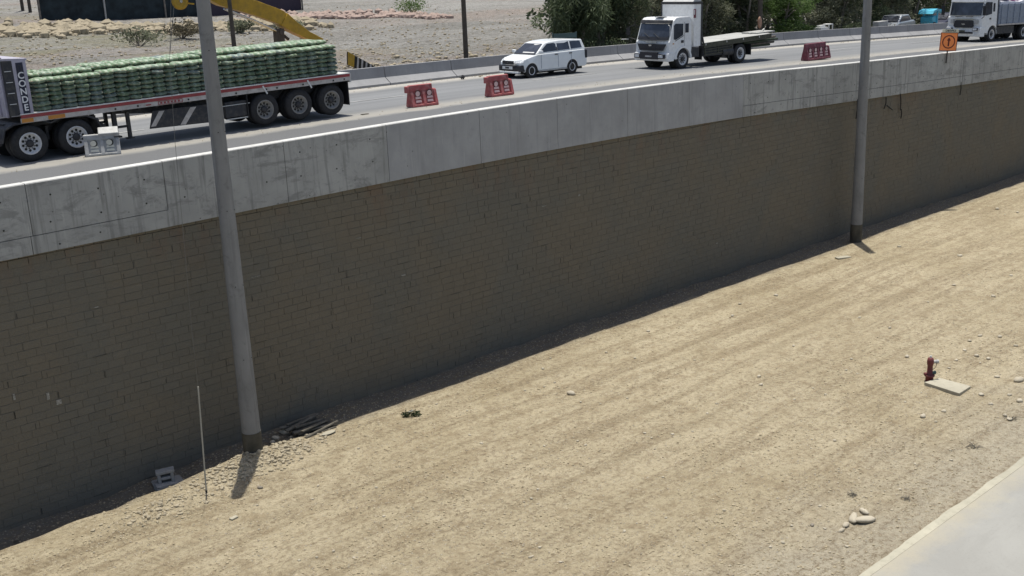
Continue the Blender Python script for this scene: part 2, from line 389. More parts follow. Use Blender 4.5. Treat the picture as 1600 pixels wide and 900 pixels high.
M['red_plastic'] = plain('red_barrier_plastic', (.36, .085, .085), .7, var=.3, dirt=((.45, .30, .28), .6))
M['dark_red'] = plain('dark_red_barrier_plastic', (.17, .035, .055), .55, var=.2, dirt=((.4, .30, .3), .35))
M['pale_plastic'] = plain('bleached_plastic', (.42, .42, .41), .55, var=.2, dirt=((.2, .19, .17), .6))
M['pad_pink'] = plain('faded_pink_and_sunlit_hole', (.72, .50, .48), .6)
M['pad_white'] = plain('faded_white_and_sunlit_hole', (.66, .64, .55), .6)
M['glass'] = mat_glass('dark_glass'); M['windshield'] = mat_glass('windscreen', (.035, .04, .052), .12)
M['lamp'] = plain('lamp_glass', (.62, .64, .66), .12, spec=.8, var=.3, scale=12)
M['chrome'] = plain('chrome', (.6, .6, .6), .2, .9)
M['bumper_black'] = plain('bumper_black', (.03, .03, .035), .5)
M['deck'] = plain('steel_deck', (.42, .42, .395), .55, .1, var=.14, scale=1.2, dirt=((.36, .33, .28), .5))
M['olive_frame'] = plain('olive_frame', (.05, .052, .035), .6, dirt=((.16, .15, .11), .5))
M['dark_green'] = plain('dark_green_paint', (.035, .055, .03), .6)
M['bluegrey'] = plain('blue_grey_body', (.26, .30, .37), .5, dirt=((.2, .2, .2), .5))
M['pink'] = plain('pink_tarp', (.62, .12, .36), .6); M['pale_tarp'] = plain('pale_tarp', (.72, .72, .76), .7, bump=.4)
M['orange'] = plain('sign_orange', (.86, .27, .08), .45, var=.06); M['sign_ink'] = plain('sign_ink', (.10, .015, .012), .5)
M['sign_top'] = plain('sign_plate', (.62, .62, .5), .5); M['sign_text'] = plain('sign_letters', (.05, .055, .06), .5)
M['yellow'] = plain('machine_yellow', (.46, .28, .025), .4, var=.15, dirt=((.2, .13, .04), .5))
M['wood_pole'] = plain('creosote_pole', (.085, .072, .058), .9, var=.3)
M['sack'] = mat_sack()
M['stone'] = mat_stone('river_stone', (.32, .275, .20), (.48, .42, .32)); M['stone_dark'] = mat_stone('dark_stone', (.16, .14, .11), (.28, .25, .2))
M['rubble'] = mat_stone('rubble_stone', (.24, .20, .135), (.40, .345, .245))
M['rust'] = plain('hydrant_red', (.15, .032, .035), .6, var=.3, dirt=((.1, .06, .05), .5))
M['plank'] = plain('weathered_wood', (.13, .118, .095), .85, var=.35, scale=5, bump=.5)
M['leaf_a'] = mat_leaf('leaf_grey_green', (.08, .085, .055), (.165, .18, .115), (.29, .29, .21))
M['leaf_b'] = mat_leaf('leaf_drooping', (.05, .068, .034), (.11, .145, .075), (.20, .235, .14))
M['leaf_dark'] = mat_leaf('leaf_dark_weed', (.012, .020, .008), (.03, .055, .02), (.09, .13, .06)); M['leaf_c'] = mat_leaf('leaf_bright', (.045, .08, .02), (.11, .18, .05), (.20, .28, .10))
M['leaf_d'] = mat_leaf('dry_scrub', (.06, .05, .035), (.13, .115, .075), (.27, .245, .17))
M['bark'] = plain('bark', (.20, .18, .155), .9, var=.4, bump=.5)
M['netting'] = plain('dark_netting', (.018, .028, .034), .9, var=.5, scale=1.2)
M['purple'] = plain('dull_purple_sheet', (.045, .035, .055), .8)
M['teal'] = plain('teal_board', (.08, .13, .125), .5); M['cyan'] = plain('sky_blue_paint', (.10, .50, .68), .4)
M['silver'] = plain('silver_paint', (.42, .45, .48), .3, .4)
M['tan'] = plain('tan_plastic', (.42, .25, .17), .6)

# ------------------------------------------------------------------ setting: ground, road, kerb, field
def fn(x, y, s, k=0): return noise.noise(Vector((x*s, y*s, 3.7+k)))
def ss(a, b, v):
    t = min(max((v-a)/(b-a), 0), 1); return t*t*(3-2*t)
def ground_h(x, y):
    if y < -16.15: return -.05
    f = ss(-16.15, -15.2, y)
    h = .05*fn(x, y, .25) + .018*fn(x, y, 1.3, 2) + .008*fn(x, y, 4, 5)
    # wheel ruts with tread ripples, running along the wall
    for yc, wd in ((-3.1, .35), (-5.0, .35), (-7.4, .4), (-9.3, .4)):
        yy = y + .35*fn(x, 0, .12, yc) + .02*x
        e = math.exp(-((yy-yc)/wd)**2)
        h -= .045*e*(.6+.6*fn(x, y, .4, 9)) + .014*e*math.sin(x*17+yy*6)*ss(-.1, .3, fn(x, y, .5, 17))
    h += .022*fn(x*.25, y*3, 1.0, 8)*ss(-1, -3, y)
    # loose soil heaped against the foot of the wall
    b = ss(-1.5, -.15, y)
    h += b*(.05+.10*fn(x, 0, .5, 11)+.06*fn(x, y, 1.7, 12))
    l = ss(13, 6, x)
    h -= ss(-1.30+.15*fn(x, 0, .9, 31), -1.0, y)*(.27*ss(13.0, 11.6, x)+.05)
    h += l*ss(-2.6, -1.0, y)*(-.02+.16*fn(x, y, .9, 13)) - .10*math.exp(-((x-7.4)/1.6)**2-((y+1.0)/.8)**2)
    h += .26*math.exp(-((x-13.3)/1.5)**2-((y+1.55)/.5)**2)*(1+.35*fn(x, y, 3, 14))
    h += .14*math.exp(-((x-10.1)/.9)**2-((y+2.3)/.45)**2)*(1+.5*fn(x, y, 3, 15))
    return h*f - .05*(1-f)
def axis(*segs):
    o = []
    for a, b, st in segs:
        n = max(1, int(round((b-a)/st))); o += [a+(b-a)*i/n for i in range(n)]
    return o+[segs[-1][1]]
def sheet(name, xs, ys, hf, mat):
    nx, ny = len(xs), len(ys)
    vs = [(x, y, hf(x, y)) for y in ys for x in xs]
    fs = [(j*nx+i, j*nx+i+1, (j+1)*nx+i+1, (j+1)*nx+i) for j in range(ny-1) for i in range(nx-1)]
    me = bpy.data.meshes.new(name); me.from_pydata(vs, [], fs); me.materials.append(mat)
    me.polygons.foreach_set('use_smooth', [True]*len(fs))
    o = bpy.data.objects.new(name, me); COL.objects.link(o); o['kind'] = 'structure'; return o
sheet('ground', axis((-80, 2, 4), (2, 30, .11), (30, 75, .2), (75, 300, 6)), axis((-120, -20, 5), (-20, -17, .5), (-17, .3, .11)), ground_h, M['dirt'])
def lane_h(x, y): return .012+.004*fn(x, y, .3)
sheet('concrete_lane', axis((-80, 0, 5), (0, 60, .6), (60, 300, 6)), [-60, -40, -28, -24, -22, -20, -19, -18, -17, -16.47], lane_h, M['lane_conc'])
eb = MB()
xx = axis((-80, 10, 3), (10, 40, .25), (40, 300, 6))
for a, b in zip(xx[:-1], xx[1:]):
    ya, yb = (-16.28+.05*fn(q, 0, .8)+.02*fn(q, 0, 3.1) for q in (a, b))
    za, zb = .0175, .0175
    eb.add([(a, -16.47, za), (b, -16.47, zb), (b, yb, zb), (a, ya, za), (a, -16.47, .0), (b, -16.47, .0), (b, yb, -.06), (a, ya, -.06)], [(0,1,2,3), (0,4,5,1), (3,2,6,7)])
tag(eb.build('lane_edge', M['lane_edge']), kind='structure')
rs = axis((-30, 0, 3), (0, 90, 1.0), (90, 400, 5))
sheet('road', rs, axis((.28, 13.25, .62)), lambda x, y: road_z(x, y)+.004*fn(x, y, .5), M['road'])
# worn lane dashes and edge line
def marking(x0, x1, y0, y1, dy=0.0):
    mb = MB(); n = max(1, int((x1-x0)/.5))
    for i in range(n):
        a, b = x0+(x1-x0)*i/n, x0+(x1-x0)*(i+1)/n
        ya, yb = dy*i/n, dy*(i+1)/n
        mb.quad((a, y0+ya, road_z(a, y0)+.012), (b, y0+yb, road_z(b, y0)+.012), (b, y1+yb, road_z(b, y1)+.012), (a, y1+ya, road_z(a, y1)+.012))
    return mb
M['paint'] = plain('worn_road_paint', (.42, .42, .41), .7, var=.3, scale=2, dirt=((.27, .27, .27), .8))
mk = MB()
for x0 in (3.0, 12.0, 23.0, 34.0, 45.0, 56.0, 67.0):
    q = marking(x0, x0+4, 8.85, 8.97); mk.add(q.v, q.f)
tag(mk.build('lane_line', M['paint']), kind='structure')

TB = 13.15                                            # foot of the far barrier
def terr(x, y):
    z = road_z(x, 13.6) - .12 + .021*(y-14.2)*ss(13.6, 18, y)
    d = ss(15, 45, y)
    z += (.10+.25*d)*fn(x, y, .16) + .08*fn(x, y, .7, 3) + (.9*fn(x*.4, y*1.2, .03, 4)+.35*fn(x, y, .07, 6))*d
    z += .45*math.exp(-((y-19)/2.5)**2)*ss(24, 30, x)*ss(44, 38, x)*(1+.6*fn(x, y, .8, 7))
    return z
sheet('riverbed', axis((-120, 10, 6), (10, 60, .45), (60, 110, 1.2), (110, 700, 20)), axis((13.5, 30, .35), (30, 60, .8), (60, 160, 2.5), (160, 900, 25)), terr, M['field'])

# ------------------------------------------------------------------ retaining wall
wall = thing('retaining_wall', 'long block retaining wall in shade with pale concrete coping on top', 'wall')
wb = MB(); tones = []
r1 = random.Random(3); CH, CL = .205, .46
cm = MB(); cm.box(-30, 95, .010, .6, -.6, 6.2); cm.build('wall_core', M['mortar'], wall)
row = 0; z = -.41
while z < 6.75:
    x = -6 + (row % 2)*CL/2 + r1.uniform(-.03, .03)
    while x < 92:
        L_ = CL*r1.uniform(.94, 1.06)
        if z+CH < RZ+_sm(x, _S0, _A)-1.12 + .25:
            g1 = r1.choice([.0006, .001, .0012, .002, .0006]) if r1.random() > .08 else .009
            g2 = .001 if r1.random() > .15 else .004
            pr = r1.gauss(0, .004)
            x0, x1, z0, z1 = x+g1, x+L_-g1, z+g2, z+CH-g2
            b = .006; yf = .003+max(-.006, min(.004, pr*.8))
            wb.add([(x0, .03, z0), (x1, .03, z0), (x1, .03, z1), (x0, .03, z1), (x0+b, yf, z0+b), (x1-b, yf+max(-.002, min(.002, r1.gauss(0, .002))), z0+b), (x1-b, yf+max(-.002, min(.002, r1.gauss(0, .002))), z1-b), (x0+b, yf, z1-b)],
                   [(4,5,6,7), (0,1,5,4), (1,2,6,5), (2,3,7,6), (3,0,4,7)])
            t_ = min(1, max(0, r1.gauss(.5, .13))); tones += [t_]*5
        x += L_
    z += CH; row += 1
wo = wb.build('block_face', M['block'], wall)
at = wo.data.attributes.new('tone', 'FLOAT', 'FACE'); at.data.foreach_set('value', tones)

oj = MB()
for k in range(240):
    jx = r1.choice([r1.uniform(5, 30), r1.uniform(5, 70)]); jr = r1.randrange(1, 34); jz = -.41+jr*CH; jx = -6+round((jx+6)/CL)*CL+(jr % 2)*CL/2+r1.uniform(-.05, .05)
    if jz > RZ+_sm(jx, _S0, _A)-1.5: continue
    if r1.random() < .6: oj.box(jx-r1.uniform(.004, .009), jx+r1.uniform(.004, .009), -.0065, .0, jz+.01, jz+CH*r1.uniform(.6, .97))
    else: oj.box(jx, jx+r1.uniform(.1, .45), -.0065, .0, jz-.003, jz+.005)
oj.build('open_joint', M['dark_joint'], wall)
sf = MB()
for (u, v, a, h_) in ((22, 620, .05, .16), (75, 619, .07, .18), (92, 628, .13, .12), (905, 305, .1, .05), (150, 480, .12, .02), (560, 372, .2, .015), (630, 430, .16, .04), (850, 322, .2, .02), (400, 432, .3, .012), (1120, 380, .12, .03)):
    q = at_y(u, v, 0); sf.box(q.x-a/2, q.x+a/2, -.0085, -.004, q.z-h_/2, q.z+h_/2)
sf.build('pale_scuff', M['scuff'], wall)
def sweep(mb, prof, s0, s1, step, zf, mi=0):
    n = max(1, int(math.ceil((s1-s0)/step))); k = len(prof); vs = []
    for i in range(n+1):
        s = s0+(s1-s0)*i/n
        for (y, h) in prof: vs.append((s, y, zf(s)+h))
    fs = [(i*k+j, i*k+(j+1) % k, (i+1)*k+(j+1) % k, (i+1)*k+j) for i in range(n) for j in range(k)]
    fs += [tuple(range(k)), tuple(range(n*k+k-1, n*k-1, -1))]
    mb.add(vs, fs, mi)
z0f = lambda s: RZ+_sm(s, _S0, _A)
upj = [-6, -2.5, 1.6, 5.3, 8.89, 12.34, 15.9, 19.41, 23.06, 26.54, 30.1, 33.6, 37.02, 40.4, 43.63, 46.77, 49.9, 52.88, 55.81, 59.2, 62.5, 65.8, 69.2, 72.6, 76, 79.4, 82.8, 86.2, 90, 98, 110, 125]
loj = [-6, -1.5, 3.9, 8.83, 12.39]
rj = [37.02, 40.1, 43.12, 45.6, 47.85, 50.13, 52.69, 55.1, 57.4, 59.76, 62.3, 65, 68, 71, 74, 77, 80, 84, 90]
g = .008
for a, b in zip(upj[:-1], upj[1:]):
    mid = (a+b)/2; one = 12.4 < mid < 37
    mb = MB(); lo = -1.31 if one else -.86
    wv = .004*rnd.random()
    sweep(mb, [(-.10-wv, lo), (-.10-wv, .37), (-.085-wv, .39), (.20, .39), (.20, lo)], a+g, b-g, 1.0, z0f)
    cp = MB(); sweep(cp, [(-.103-wv, .372), (-.092-wv, .396), (.203, .396), (.203, .372)], a+g, b-g, 1.0, z0f); cp.build('coping_highlight', M['cap'], wall)  # added thin cap, paler than the panels: sunlit top edge put into the colour
    # formwork tie holes
    for hx in np.arange(a+.5, b-.3, 1.22):
        for hz in ((-.62, .02) if (mid < 20 or mid > 37) else ()):
            if rnd.random() < .75:
                c = Vector((hx+rnd.uniform(-.05, .05), -.1015-wv, z0f(hx)+hz+rnd.uniform(-.04, .04)))
                mb.lathe([(0, .024), (.003, .024)], c-Vector((0, .003, 0)), 'y', 8, 1)
    sm = 19.3 < mid < 37
    mb.build('coping_panel', [M['cope_smooth' if sm else 'cope_stain'], M['joint']], wall)
for seq in (loj, rj):
    for a, b in zip(seq[:-1], seq[1:]):
        mb = MB(); sweep(mb, [(-.107, -1.31), (-.107, -.875), (.19, -.875), (.19, -1.31)], a+g, b-g, 1.0, z0f)
        for k in range(2):
            hx = rnd.uniform(a+.3, b-.3); mb.lathe([(0, .022), (.003, .022)], Vector((hx, -.1115, z0f(hx)-rnd.uniform(1.0, 1.2))), 'y', 8, 1)
        mb.build('coping_panel', [M['cope_stain'], M['joint']], wall)
mb = MB(); sweep(mb, [(-.06, -1.28), (-.06, .34), (.25, .34), (.25, -1.28)], -6, 125, 1.0, z0f); mb.build('coping_core', M['joint'], wall)
# rust-stained rebar stubs and hanging wires left under the coping
for (s, za, zb, dx) in ((48.19, 6.02, 5.49, -.12), (49.48, 6.05, 5.25, .12), (49.66, 5.3, 4.84, .03), (48.3, 5.62, 5.35, .55), (55.54, 6.02, 5.36, .02), (45.65, 6.19, 5.3, -.02)):
    mb = MB(); mb.tube([(s, -.1, za), (s+dx*.4, -.13, (za+zb)/2), (s+dx, -.09, zb)], .028, 5); mb.build('rebar_stub', M['joint'], wall)

# ------------------------------------------------------------------ far concrete barrier
bar = thing('concrete_barrier', 'low grey concrete road barrier along the far edge of the road', 'barrier', (0, 0, 0))
z1f = lambda s: RZ+_sm(s, _S1, _B)
prof = [(TB, -.3), (TB, .10), (TB+.05, .13), (TB+.36, .34), (TB+.42, .80), (TB+.62, .80), (TB+.68, .34), (TB+1.0, .12), (TB+1.0, -.3)]
s = -12.5
while s < 135:
    mb = MB(); sweep(mb, prof, s+.018, s+3.79, 1.3, z1f)
    mb.build('barrier_segment', M['barrier'], bar); s += 3.81
kb = MB(); sweep(kb, [(TB-.02, -.3), (TB-.02, -.02), (TB+.9, .05), (TB+.9, -.3)], -12, 400, 2, z1f); tag(kb.build('kerb', M['joint']), kind='structure')
# dust, small stones along the gutter
mb = MB()
for i in range(420):
    x = rnd.uniform(0, 80); y = TB-abs(rnd.gauss(0, .35))-.03; r = rnd.uniform(.008, .028)*(1+(rnd.random() < .05)*1.5)
    c = Vector((x, y, road_z(x, y)+r*.4)); mb.lathe([(-r*.6, r*.5), (0, r), (r*.6, r*.4)], c, 'z', 5, smooth=False)
for i in range(300):
    x = rnd.uniform(0, 75); y = rnd.uniform(4.2, 5.6); r = rnd.uniform(.007, .022)
    c = Vector((x, y, road_z(x, y)+r*.4)); mb.lathe([(-r*.6, r*.5), (0, r), (r*.6, r*.4)], c, 'z', 5, smooth=False)
tag(mb.build('road_grit', M['rubble']), 'small stones and grit scattered along the gutter and lane edge', 'grit', kind='stuff')

# ------------------------------------------------------------------ stones
def stone_mesh(name, mat, seed, flat=.6, sub=2):
    bm = bmesh.new(); bmesh.ops.create_icosphere(bm, subdivisions=sub, radius=1)
    for v in bm.verts:
        d = 1+.32*noise.noise(v.co*1.1+Vector((seed*7.1, 0, 0)))+.12*noise.noise(v.co*3+Vector((0, seed*5.3, 0)))
        v.co = Vector((v.co.x*d, v.co.y*d*.8, v.co.z*d*flat))
    me = bpy.data.meshes.new(name); bm.to_mesh(me); bm.free(); me.materials.append(mat)
    me.polygons.foreach_set('use_smooth', [sub > 1]*len(me.polygons)); return me
M['stone_light'] = mat_stone('sunbleached_stone', (.38, .335, .25), (.53, .475, .37))
SM = [stone_mesh('stone', M['stone_light'], i, .42+.12*(i % 3)) for i in range(6)]
SD = [stone_mesh('stone', M['stone_dark'], i+20, .5) for i in range(2)]
def put_stone(me, x, y, r, label, group, rz=None, sink=.2, zz=None):
    o = bpy.data.objects.new('stone', me); COL.objects.link(o)
    o.location = (x, y, (ground_h(x, y) if zz is None else zz)+r*(.5-sink)); o.scale = (r, r, r)
    o.rotation_euler = (rnd.uniform(-.15, .15), rnd.uniform(-.15, .15), rnd.uniform(0, 6.3) if rz is None else rz)
    tag(o, label, 'stone', group); return o
special = [
 (1592, 593, .17, 'large pale boulder at the right edge behind the concrete slab'),
 (892, 613, .13, 'largest pale stone out in the middle of the open dirt'),
 (1442, 651, .10, 'round pale stone in front of the hydrant slab, dark underneath'),
 (1352, 813, .17, 'longest smooth cobble in the small heap beside the concrete lane'),
 (1333, 811, .14, 'smooth cobble in the middle of the small heap by the concrete lane'),
 (1350, 800, .11, 'cobble at the back of the small heap by the concrete lane'),
 (1322, 819, .09, 'grey cobble near the front of the small heap by the concrete lane'),
 (1315, 827, .07, 'smallest cobble at the front end of the heap by the concrete lane'),
]
for i, (u, v, r, lab) in enumerate(special):
    p = at_z(u, v, .03); oo = put_stone(SM[i % 6], p.x, p.y, r, lab, None, rz=None if i < 3 else [-.5, .5, 1.1, .2, 0][i-3], sink=.15); oo.scale = (r*(1.45 if i > 2 else 1.1), r*.95, r)
mid_px = [(1343,497,.07),(1212,462,.09),(915,695,.05),(1007,677,.06),(1018,684,.045),(1051,679,.055),(752,692,.06),(1013,517,.08),(1144,492,.07),(1156,475,.08),(947,551,.06),(992,558,.06),(1105,645,.05),(848,575,.07),(1119,629,.04),(1186,587,.08),(1189,601,.07),
 (1475,643,.08),(1533,617,.10),(1548,632,.08),(1570,650,.08),(1577,656,.10),(1577,617,.07),(1593,627,.11),(1558,588,.09),(1562,526,.10),(1526,557,.09),(1515,533,.09),(1531,524,.09),(1494,563,.07),(1483,575,.06),(1544,561,.09),(1417,557,.09),(1507,548,.08),(1587,540,.08),
 (1304,687,.06),(1241,622,.05),(1290,613,.06),(1223,847,.055),(1323,852,.05),(1237,821,.05),(1269,686,.04),(600,808,.05),(365,808,.07),(588,762,.05),(497,757,.05),(1500,400,.11),(1390,512,.07),(1405,385,.10),(1558,326,.13),(1590,330,.09),(1490,445,.08),(1552,462,.09),(1580,430,.08),(1450,470,.06),(980,620,.05),(860,560,.05),(1085,560,.05),(1240,540,.06),(1330,560,.06),(1375,600,.05),(730,640,.05),(560,700,.045)]
for i, (u, v, r) in enumerate(mid_px):
    p = at_z(u, v, .02); put_stone(SM[i % 6], p.x, p.y, r*.95, 'loose pale stone lying alone on the open dirt', 'loose pale stones on the dirt')
for i in range(120):
    u, v = rnd.uniform(350, 1600), rnd.uniform(300, 890)
    p = at_z(u, v, 0)
    if p.y > -1.8 or p.y < -15.3 or p.x > 70: continue
    put_stone(SM[i % 6], p.x, p.y, rnd.uniform(.025, .05), 'loose pale stone lying alone on the open dirt', 'loose pale stones on the dirt')
p = at_z(1269, 820, .02); put_stone(SD[0], p.x, p.y, .06, 'small dark stone left of the cobble heap by the concrete lane', None)
p = at_z(406, 757, .05); put_stone(SD[1], p.x, p.y, .08, 'dark round stone on the dirt just right of the pole shadow', None)
for i, (u, v, r) in enumerate([(430, 676, .12), (443, 668, .15), (425, 684, .09), (455, 660, .13)]):
    p = at_z(u, v, .1); put_stone(SM[i], p.x, p.y, r, ['rounded stone in the wall shade between pole and planks', 'biggest rounded stone in the shade touching the planks', 'smallest stone in the shade right of the near pole', 'stone in the shade tucked behind the plank ends'][i], None)
# loose gravel (uncountable)
def gravel(name, n, pos, rad, mat, label):
    vs = []; fs = []; tmpl = []
    for k in range(5):
        t = []
        for a in range(6):
            pass
        bm = bmesh.new(); bmesh.ops.create_icosphere(bm, subdivisions=1, radius=1)
        for v in bm.verts: v.co *= 1+.35*noise.noise(v.co*1.4+Vector((k*9.1, 0, 0)))
        bm.verts.index_update()
        tmpl.append(([v.co.copy() for v in bm.verts], [tuple(v.index for v in f.verts) for f in bm.faces])); bm.free()
    for i in range(n):
        q = pos()
        if q is None: continue
        x, y, r = q[0], q[1], rad()
        tv, tf = tmpl[i % 5]; b = len(vs); an = rnd.uniform(0, 6.3); c, s_ = math.cos(an), math.sin(an); ax = rnd.uniform(.55, 1); az = rnd.uniform(.45, .95)
        z = q[2] if len(q) > 2 else ground_h(x, y)
        for t in tv:
            X, Y = t.x*r, t.y*r*ax; vs.append((x+X*c-Y*s_, y+X*s_+Y*c, z+t.z*r*az+r*.2))
        fs += [tuple(j+b for j in f) for f in tf]
    me = bpy.data.meshes.new(name); me.from_pydata(vs, [], fs); me.materials.append(mat)
    o = bpy.data.objects.new(name, me); COL.objects.link(o); tag(o, label, 'gravel', kind='stuff'); return o
def pos_open():
    u, v = rnd.uniform(-20, 1620), 270+650*rnd.random()**.7
    p = at_z(u, v, 0)
    if p.y > -.3 or p.y < -16.0 or p.x > 72: return None
    if fn(p.x, p.y*1.5, .35, 21) < rnd.uniform(-.45, .35) : return None
    return (p.x, p.y)
gravel('gravel', 5500, pos_open, lambda: .010+.024*rnd.random()**2.5, M['stone'], 'fine gravel strewn over the tan dirt')
M['clod'] = mat_stone('dry_clod', (.36, .30, .195), (.46, .39, .265))
gravel('clods', 21000, pos_open, lambda: .013+.028*rnd.random()**2, M['clod'], 'dry clods and crumbs of soil all over the graded dirt')
def pos_heap():
    k = rnd.random()
    if k < .45: x, y = rnd.gauss(13.9, .8), rnd.gauss(-1.75, .3)
    elif k < .8: x, y = rnd.gauss(12.4, .6), rnd.gauss(-2.0, .3)
    else: x, y = rnd.gauss(10.0, .7), rnd.gauss(-2.5, .3)
    return (x, y) if y < -.15 else None
gravel('rubble_heap', 1700, pos_heap, lambda: .014+.065*rnd.random()**3.5, M['rubble'], 'broken rubble heaped round the foot of the near pole')
gravel('wall_foot_rubble', 1500, lambda: (rnd.uniform(4, 62), -.1-abs(rnd.gauss(0, .5))), lambda: .012+.04*rnd.random()**3, M['rubble'], 'shaded stones along the foot of the block wall')
def pos_lane():
    x = rnd.uniform(12, 40); return (x, rnd.gauss(-13.9, 1.0)) 
gravel('lane_side_gravel', 1300, lambda: (lambda q: q if -16 < q[1] < -11 else None)(pos_lane()), lambda: .01+.022*rnd.random()**2, M['stone'], 'loose gravel and chips beside the concrete lane')

# ------------------------------------------------------------------ poles, wire, hydrant and loose things on the dirt
def street_pole(x, y, label, r0=.258, H=12.4):
    t = thing('concrete_pole', label, 'pole', (x, y, 0))
    mb = MB(); mb.lathe([(-.3, r0), (.55, r0-.008)] + [(h, r0-.0074*h) for h in list(np.arange(1, H, 1.0))+[H]], (0, 0, 0), 'z', 28)
    for k in range(5):
        for an in (-2.0, -.9):
            h = 2.9+k*2.0; r = r0-.0072*h
            mb.lathe([(0, .016), (.004, .016)], (r*math.cos(an), r*math.sin(an)-.003, h), 'y', 6, 1)
    mb.build('shaft', [M['pole'], M['joint']], t)
    mb = MB(); mb.lathe([(-.3, r0+.004), (.5, r0+.004), (.78, r0+.0022)], (0, 0, 0), 'z', 28); mb.build('tar_band', M['tar'], t)
    mb = MB(); mb.lathe([(0, .13), (.2, .10)], (0, 0, H), 'z', 16)
    mb.build('pole_cap', M['pole'], t)
    return t
street_pole(13.3, -1.40, 'near tapering round concrete pole standing in rubble at the foot of the wall')
street_pole(44.4, -1.10, 'far tapering round concrete pole at the foot of the wall, left of the orange sign')
gw = thing('guy_wire', 'thin steel guy wire with pale guard pipe rising left of the near pole', 'wire', (11.36, -2.37, 0))
mb = MB(); mb.tube([(0, 0, -.1), (.13, 0, 2.9), (.15, 0, 4.3), (.25, 0, 7.0), (.32, 0, 9.0), (.43, 0, 10.8), (.62, 0, 12), (.9, 0, 14.5)], .005, 5); mb.build('cable', M['wire'], gw)
mb = MB(); mb.tube([(0, 0, 0), (.13, 0, 2.85)], .021, 8); mb.build('guard_pipe', M['pvc'], gw)
mb = MB(); mb.lathe([(-.1, .03), (.05, .03), (.07, .02)], (0, 0, .0), 'z', 8); mb.build('anchor', M['joint'], gw)

p = at_z(262, 757, -.24)
cb = thing('concrete_block', 'hollow grey concrete block with dark slots standing in shade against the wall', 'block', (p.x, p.y+.03, p.z+.06), R(-22), None, R(-3))
cb.scale = (.88, .95, .85)
mb = MB()
def fr(xa, xb, za, zb): mb.box(xa, xb, -.13, .13, za, zb)
fr(-.27, .27, .33, .43); fr(-.24, -.14, .0, .33); fr(.14, .24, .0, .33); fr(-.14, .14, .14, .235); fr(-.14, .14, .0, .05)
mb.box(-.14, .14, .07, .12, .05, .33)
mb.build('shell', M['grey_conc'], cb, .02, 2)
bm = bmesh.new(); bmesh.ops.create_cube(bm, size=2); bmesh.ops.subdivide_edges(bm, edges=bm.edges[:], cuts=6, use_grid_fill=True)
for v in bm.verts:
    c = v.co; v.co = Vector((c.x*.36*(1+.12*noise.noise(c*2)), c.y*.26*(1+.15*noise.noise(c*2+Vector((3, 0, 0)))), c.z*.16*(1+.2*noise.noise(c*3))))
me = bpy.data.meshes.new('concrete_lump'); bm.to_mesh(me); bm.free(); me.materials.append(M['grey_conc'])
o = bpy.data.objects.new('concrete_lump', me); COL.objects.link(o); o.location = (p.x+.02, p.y, p.z-.07); o.rotation_euler = (0, .05, R(-10))
tag(o, 'rough half buried concrete lump under the hollow block beside the wall', 'lump')
BLK = (p.x, p.y, p.z)

# stack of weathered planks
p = at_z(484, 665, .15); rp = random.Random(5)
for i in range(14):
    lay = i//5; j = i % 5
    L_ = rp.uniform(.95, 1.35)
    mb = MB(); mb.box(-L_/2, L_/2, -.055, .055, -.022, .022)
    o = mb.build('plank', M['plank'], None, .006)
    o.location = (p.x+rp.uniform(-.12, .12)+.05*j, p.y+.42-j*.20+rp.uniform(-.03, .03)+lay*.04, ground_h(p.x, p.y)+.04+lay*.075+rp.uniform(0, .03))
    o.rotation_euler = (rp.uniform(-.35, .25), rp.uniform(-.07, .07), R(rp.uniform(-8, 12)))
    tag(o, 'weathered plank in the %s layer of the shaded stack, %s from the wall' % (['bottom', 'middle', 'top'][lay], ['first', 'second', 'third', 'fourth', 'fifth'][j]), 'plank', 'weathered planks stacked by the wall')
p = at_z(513, 676, .05)
o = MB().lathe([(0, .05), (.02, .19), (.035, .17)], (0, 0, 0), 'z', 12).build('flat_stone', M['slab'], None); o.scale = (1.3, .6, 1); o.location = (p.x, p.y, ground_h(p.x, p.y)+.01)
tag(o, 'pale flat stone just in the sun in front of the planks', 'stone')
p = at_z(1317, 402, .03)
o = MB().box(-.34, .34, -.13, .13, 0, .06).build('flat_stone', M['slab'], None, .015); o.location = (p.x, p.y, ground_h(p.x, p.y)); o.rotation_euler = (.02, .03, R(-22))
tag(o, 'pale rectangular slab lying left of the far pole base', 'stone')
p = at_z(603, 757+51, .02)
p = at_z(365, 808, .02)
o = MB().box(-.10, .10, -.06, .06, 0, .045).build('brick', M['slab'], None, .008); o.location = (p.x, p.y, ground_h(p.x, p.y)); o.rotation_euler = (0, 0, R(10))
tag(o, 'pale brick fragment lying on the dirt below the guy wire', 'brick')
# dark green weed clump (leaves are added with the vegetation)
p = at_z(642, 646, .05); WEED = (p.x, p.y)
for (u, v, r, lab) in ((1332, 773, .16, 'tangle of dark dry twigs above the cobble heap'), (1520, 697, .26, 'flattened dark dry weeds beside the concrete lane'), (1418, 780, .14, 'sparse dry weed tuft near the concrete lane'), (22, 823, .12, 'small reddish dry weed at the lower left of the dirt'), (1580, 655, .2, 'dry sticks lying among the stones at the right edge')):
    p = at_z(u, v, .02); mb = MB()
    for i in range(26):
        a = rnd.uniform(0, 6.3); l = r*rnd.uniform(.3, 1); q = Vector((rnd.gauss(0, r*.3), rnd.gauss(0, r*.3), .01)); e = q+Vector((math.cos(a)*l, math.sin(a)*l, rnd.uniform(.0, r*.35)))
        mb.tube([q, (q+e)/2+Vector((0, 0, r*.1)), e], [.006, .005, .002], 4)
    o = mb.build('dry_weed', M['plank'], None); o.location = (p.x, p.y, ground_h(p.x, p.y)); tag(o, lab, 'weed')

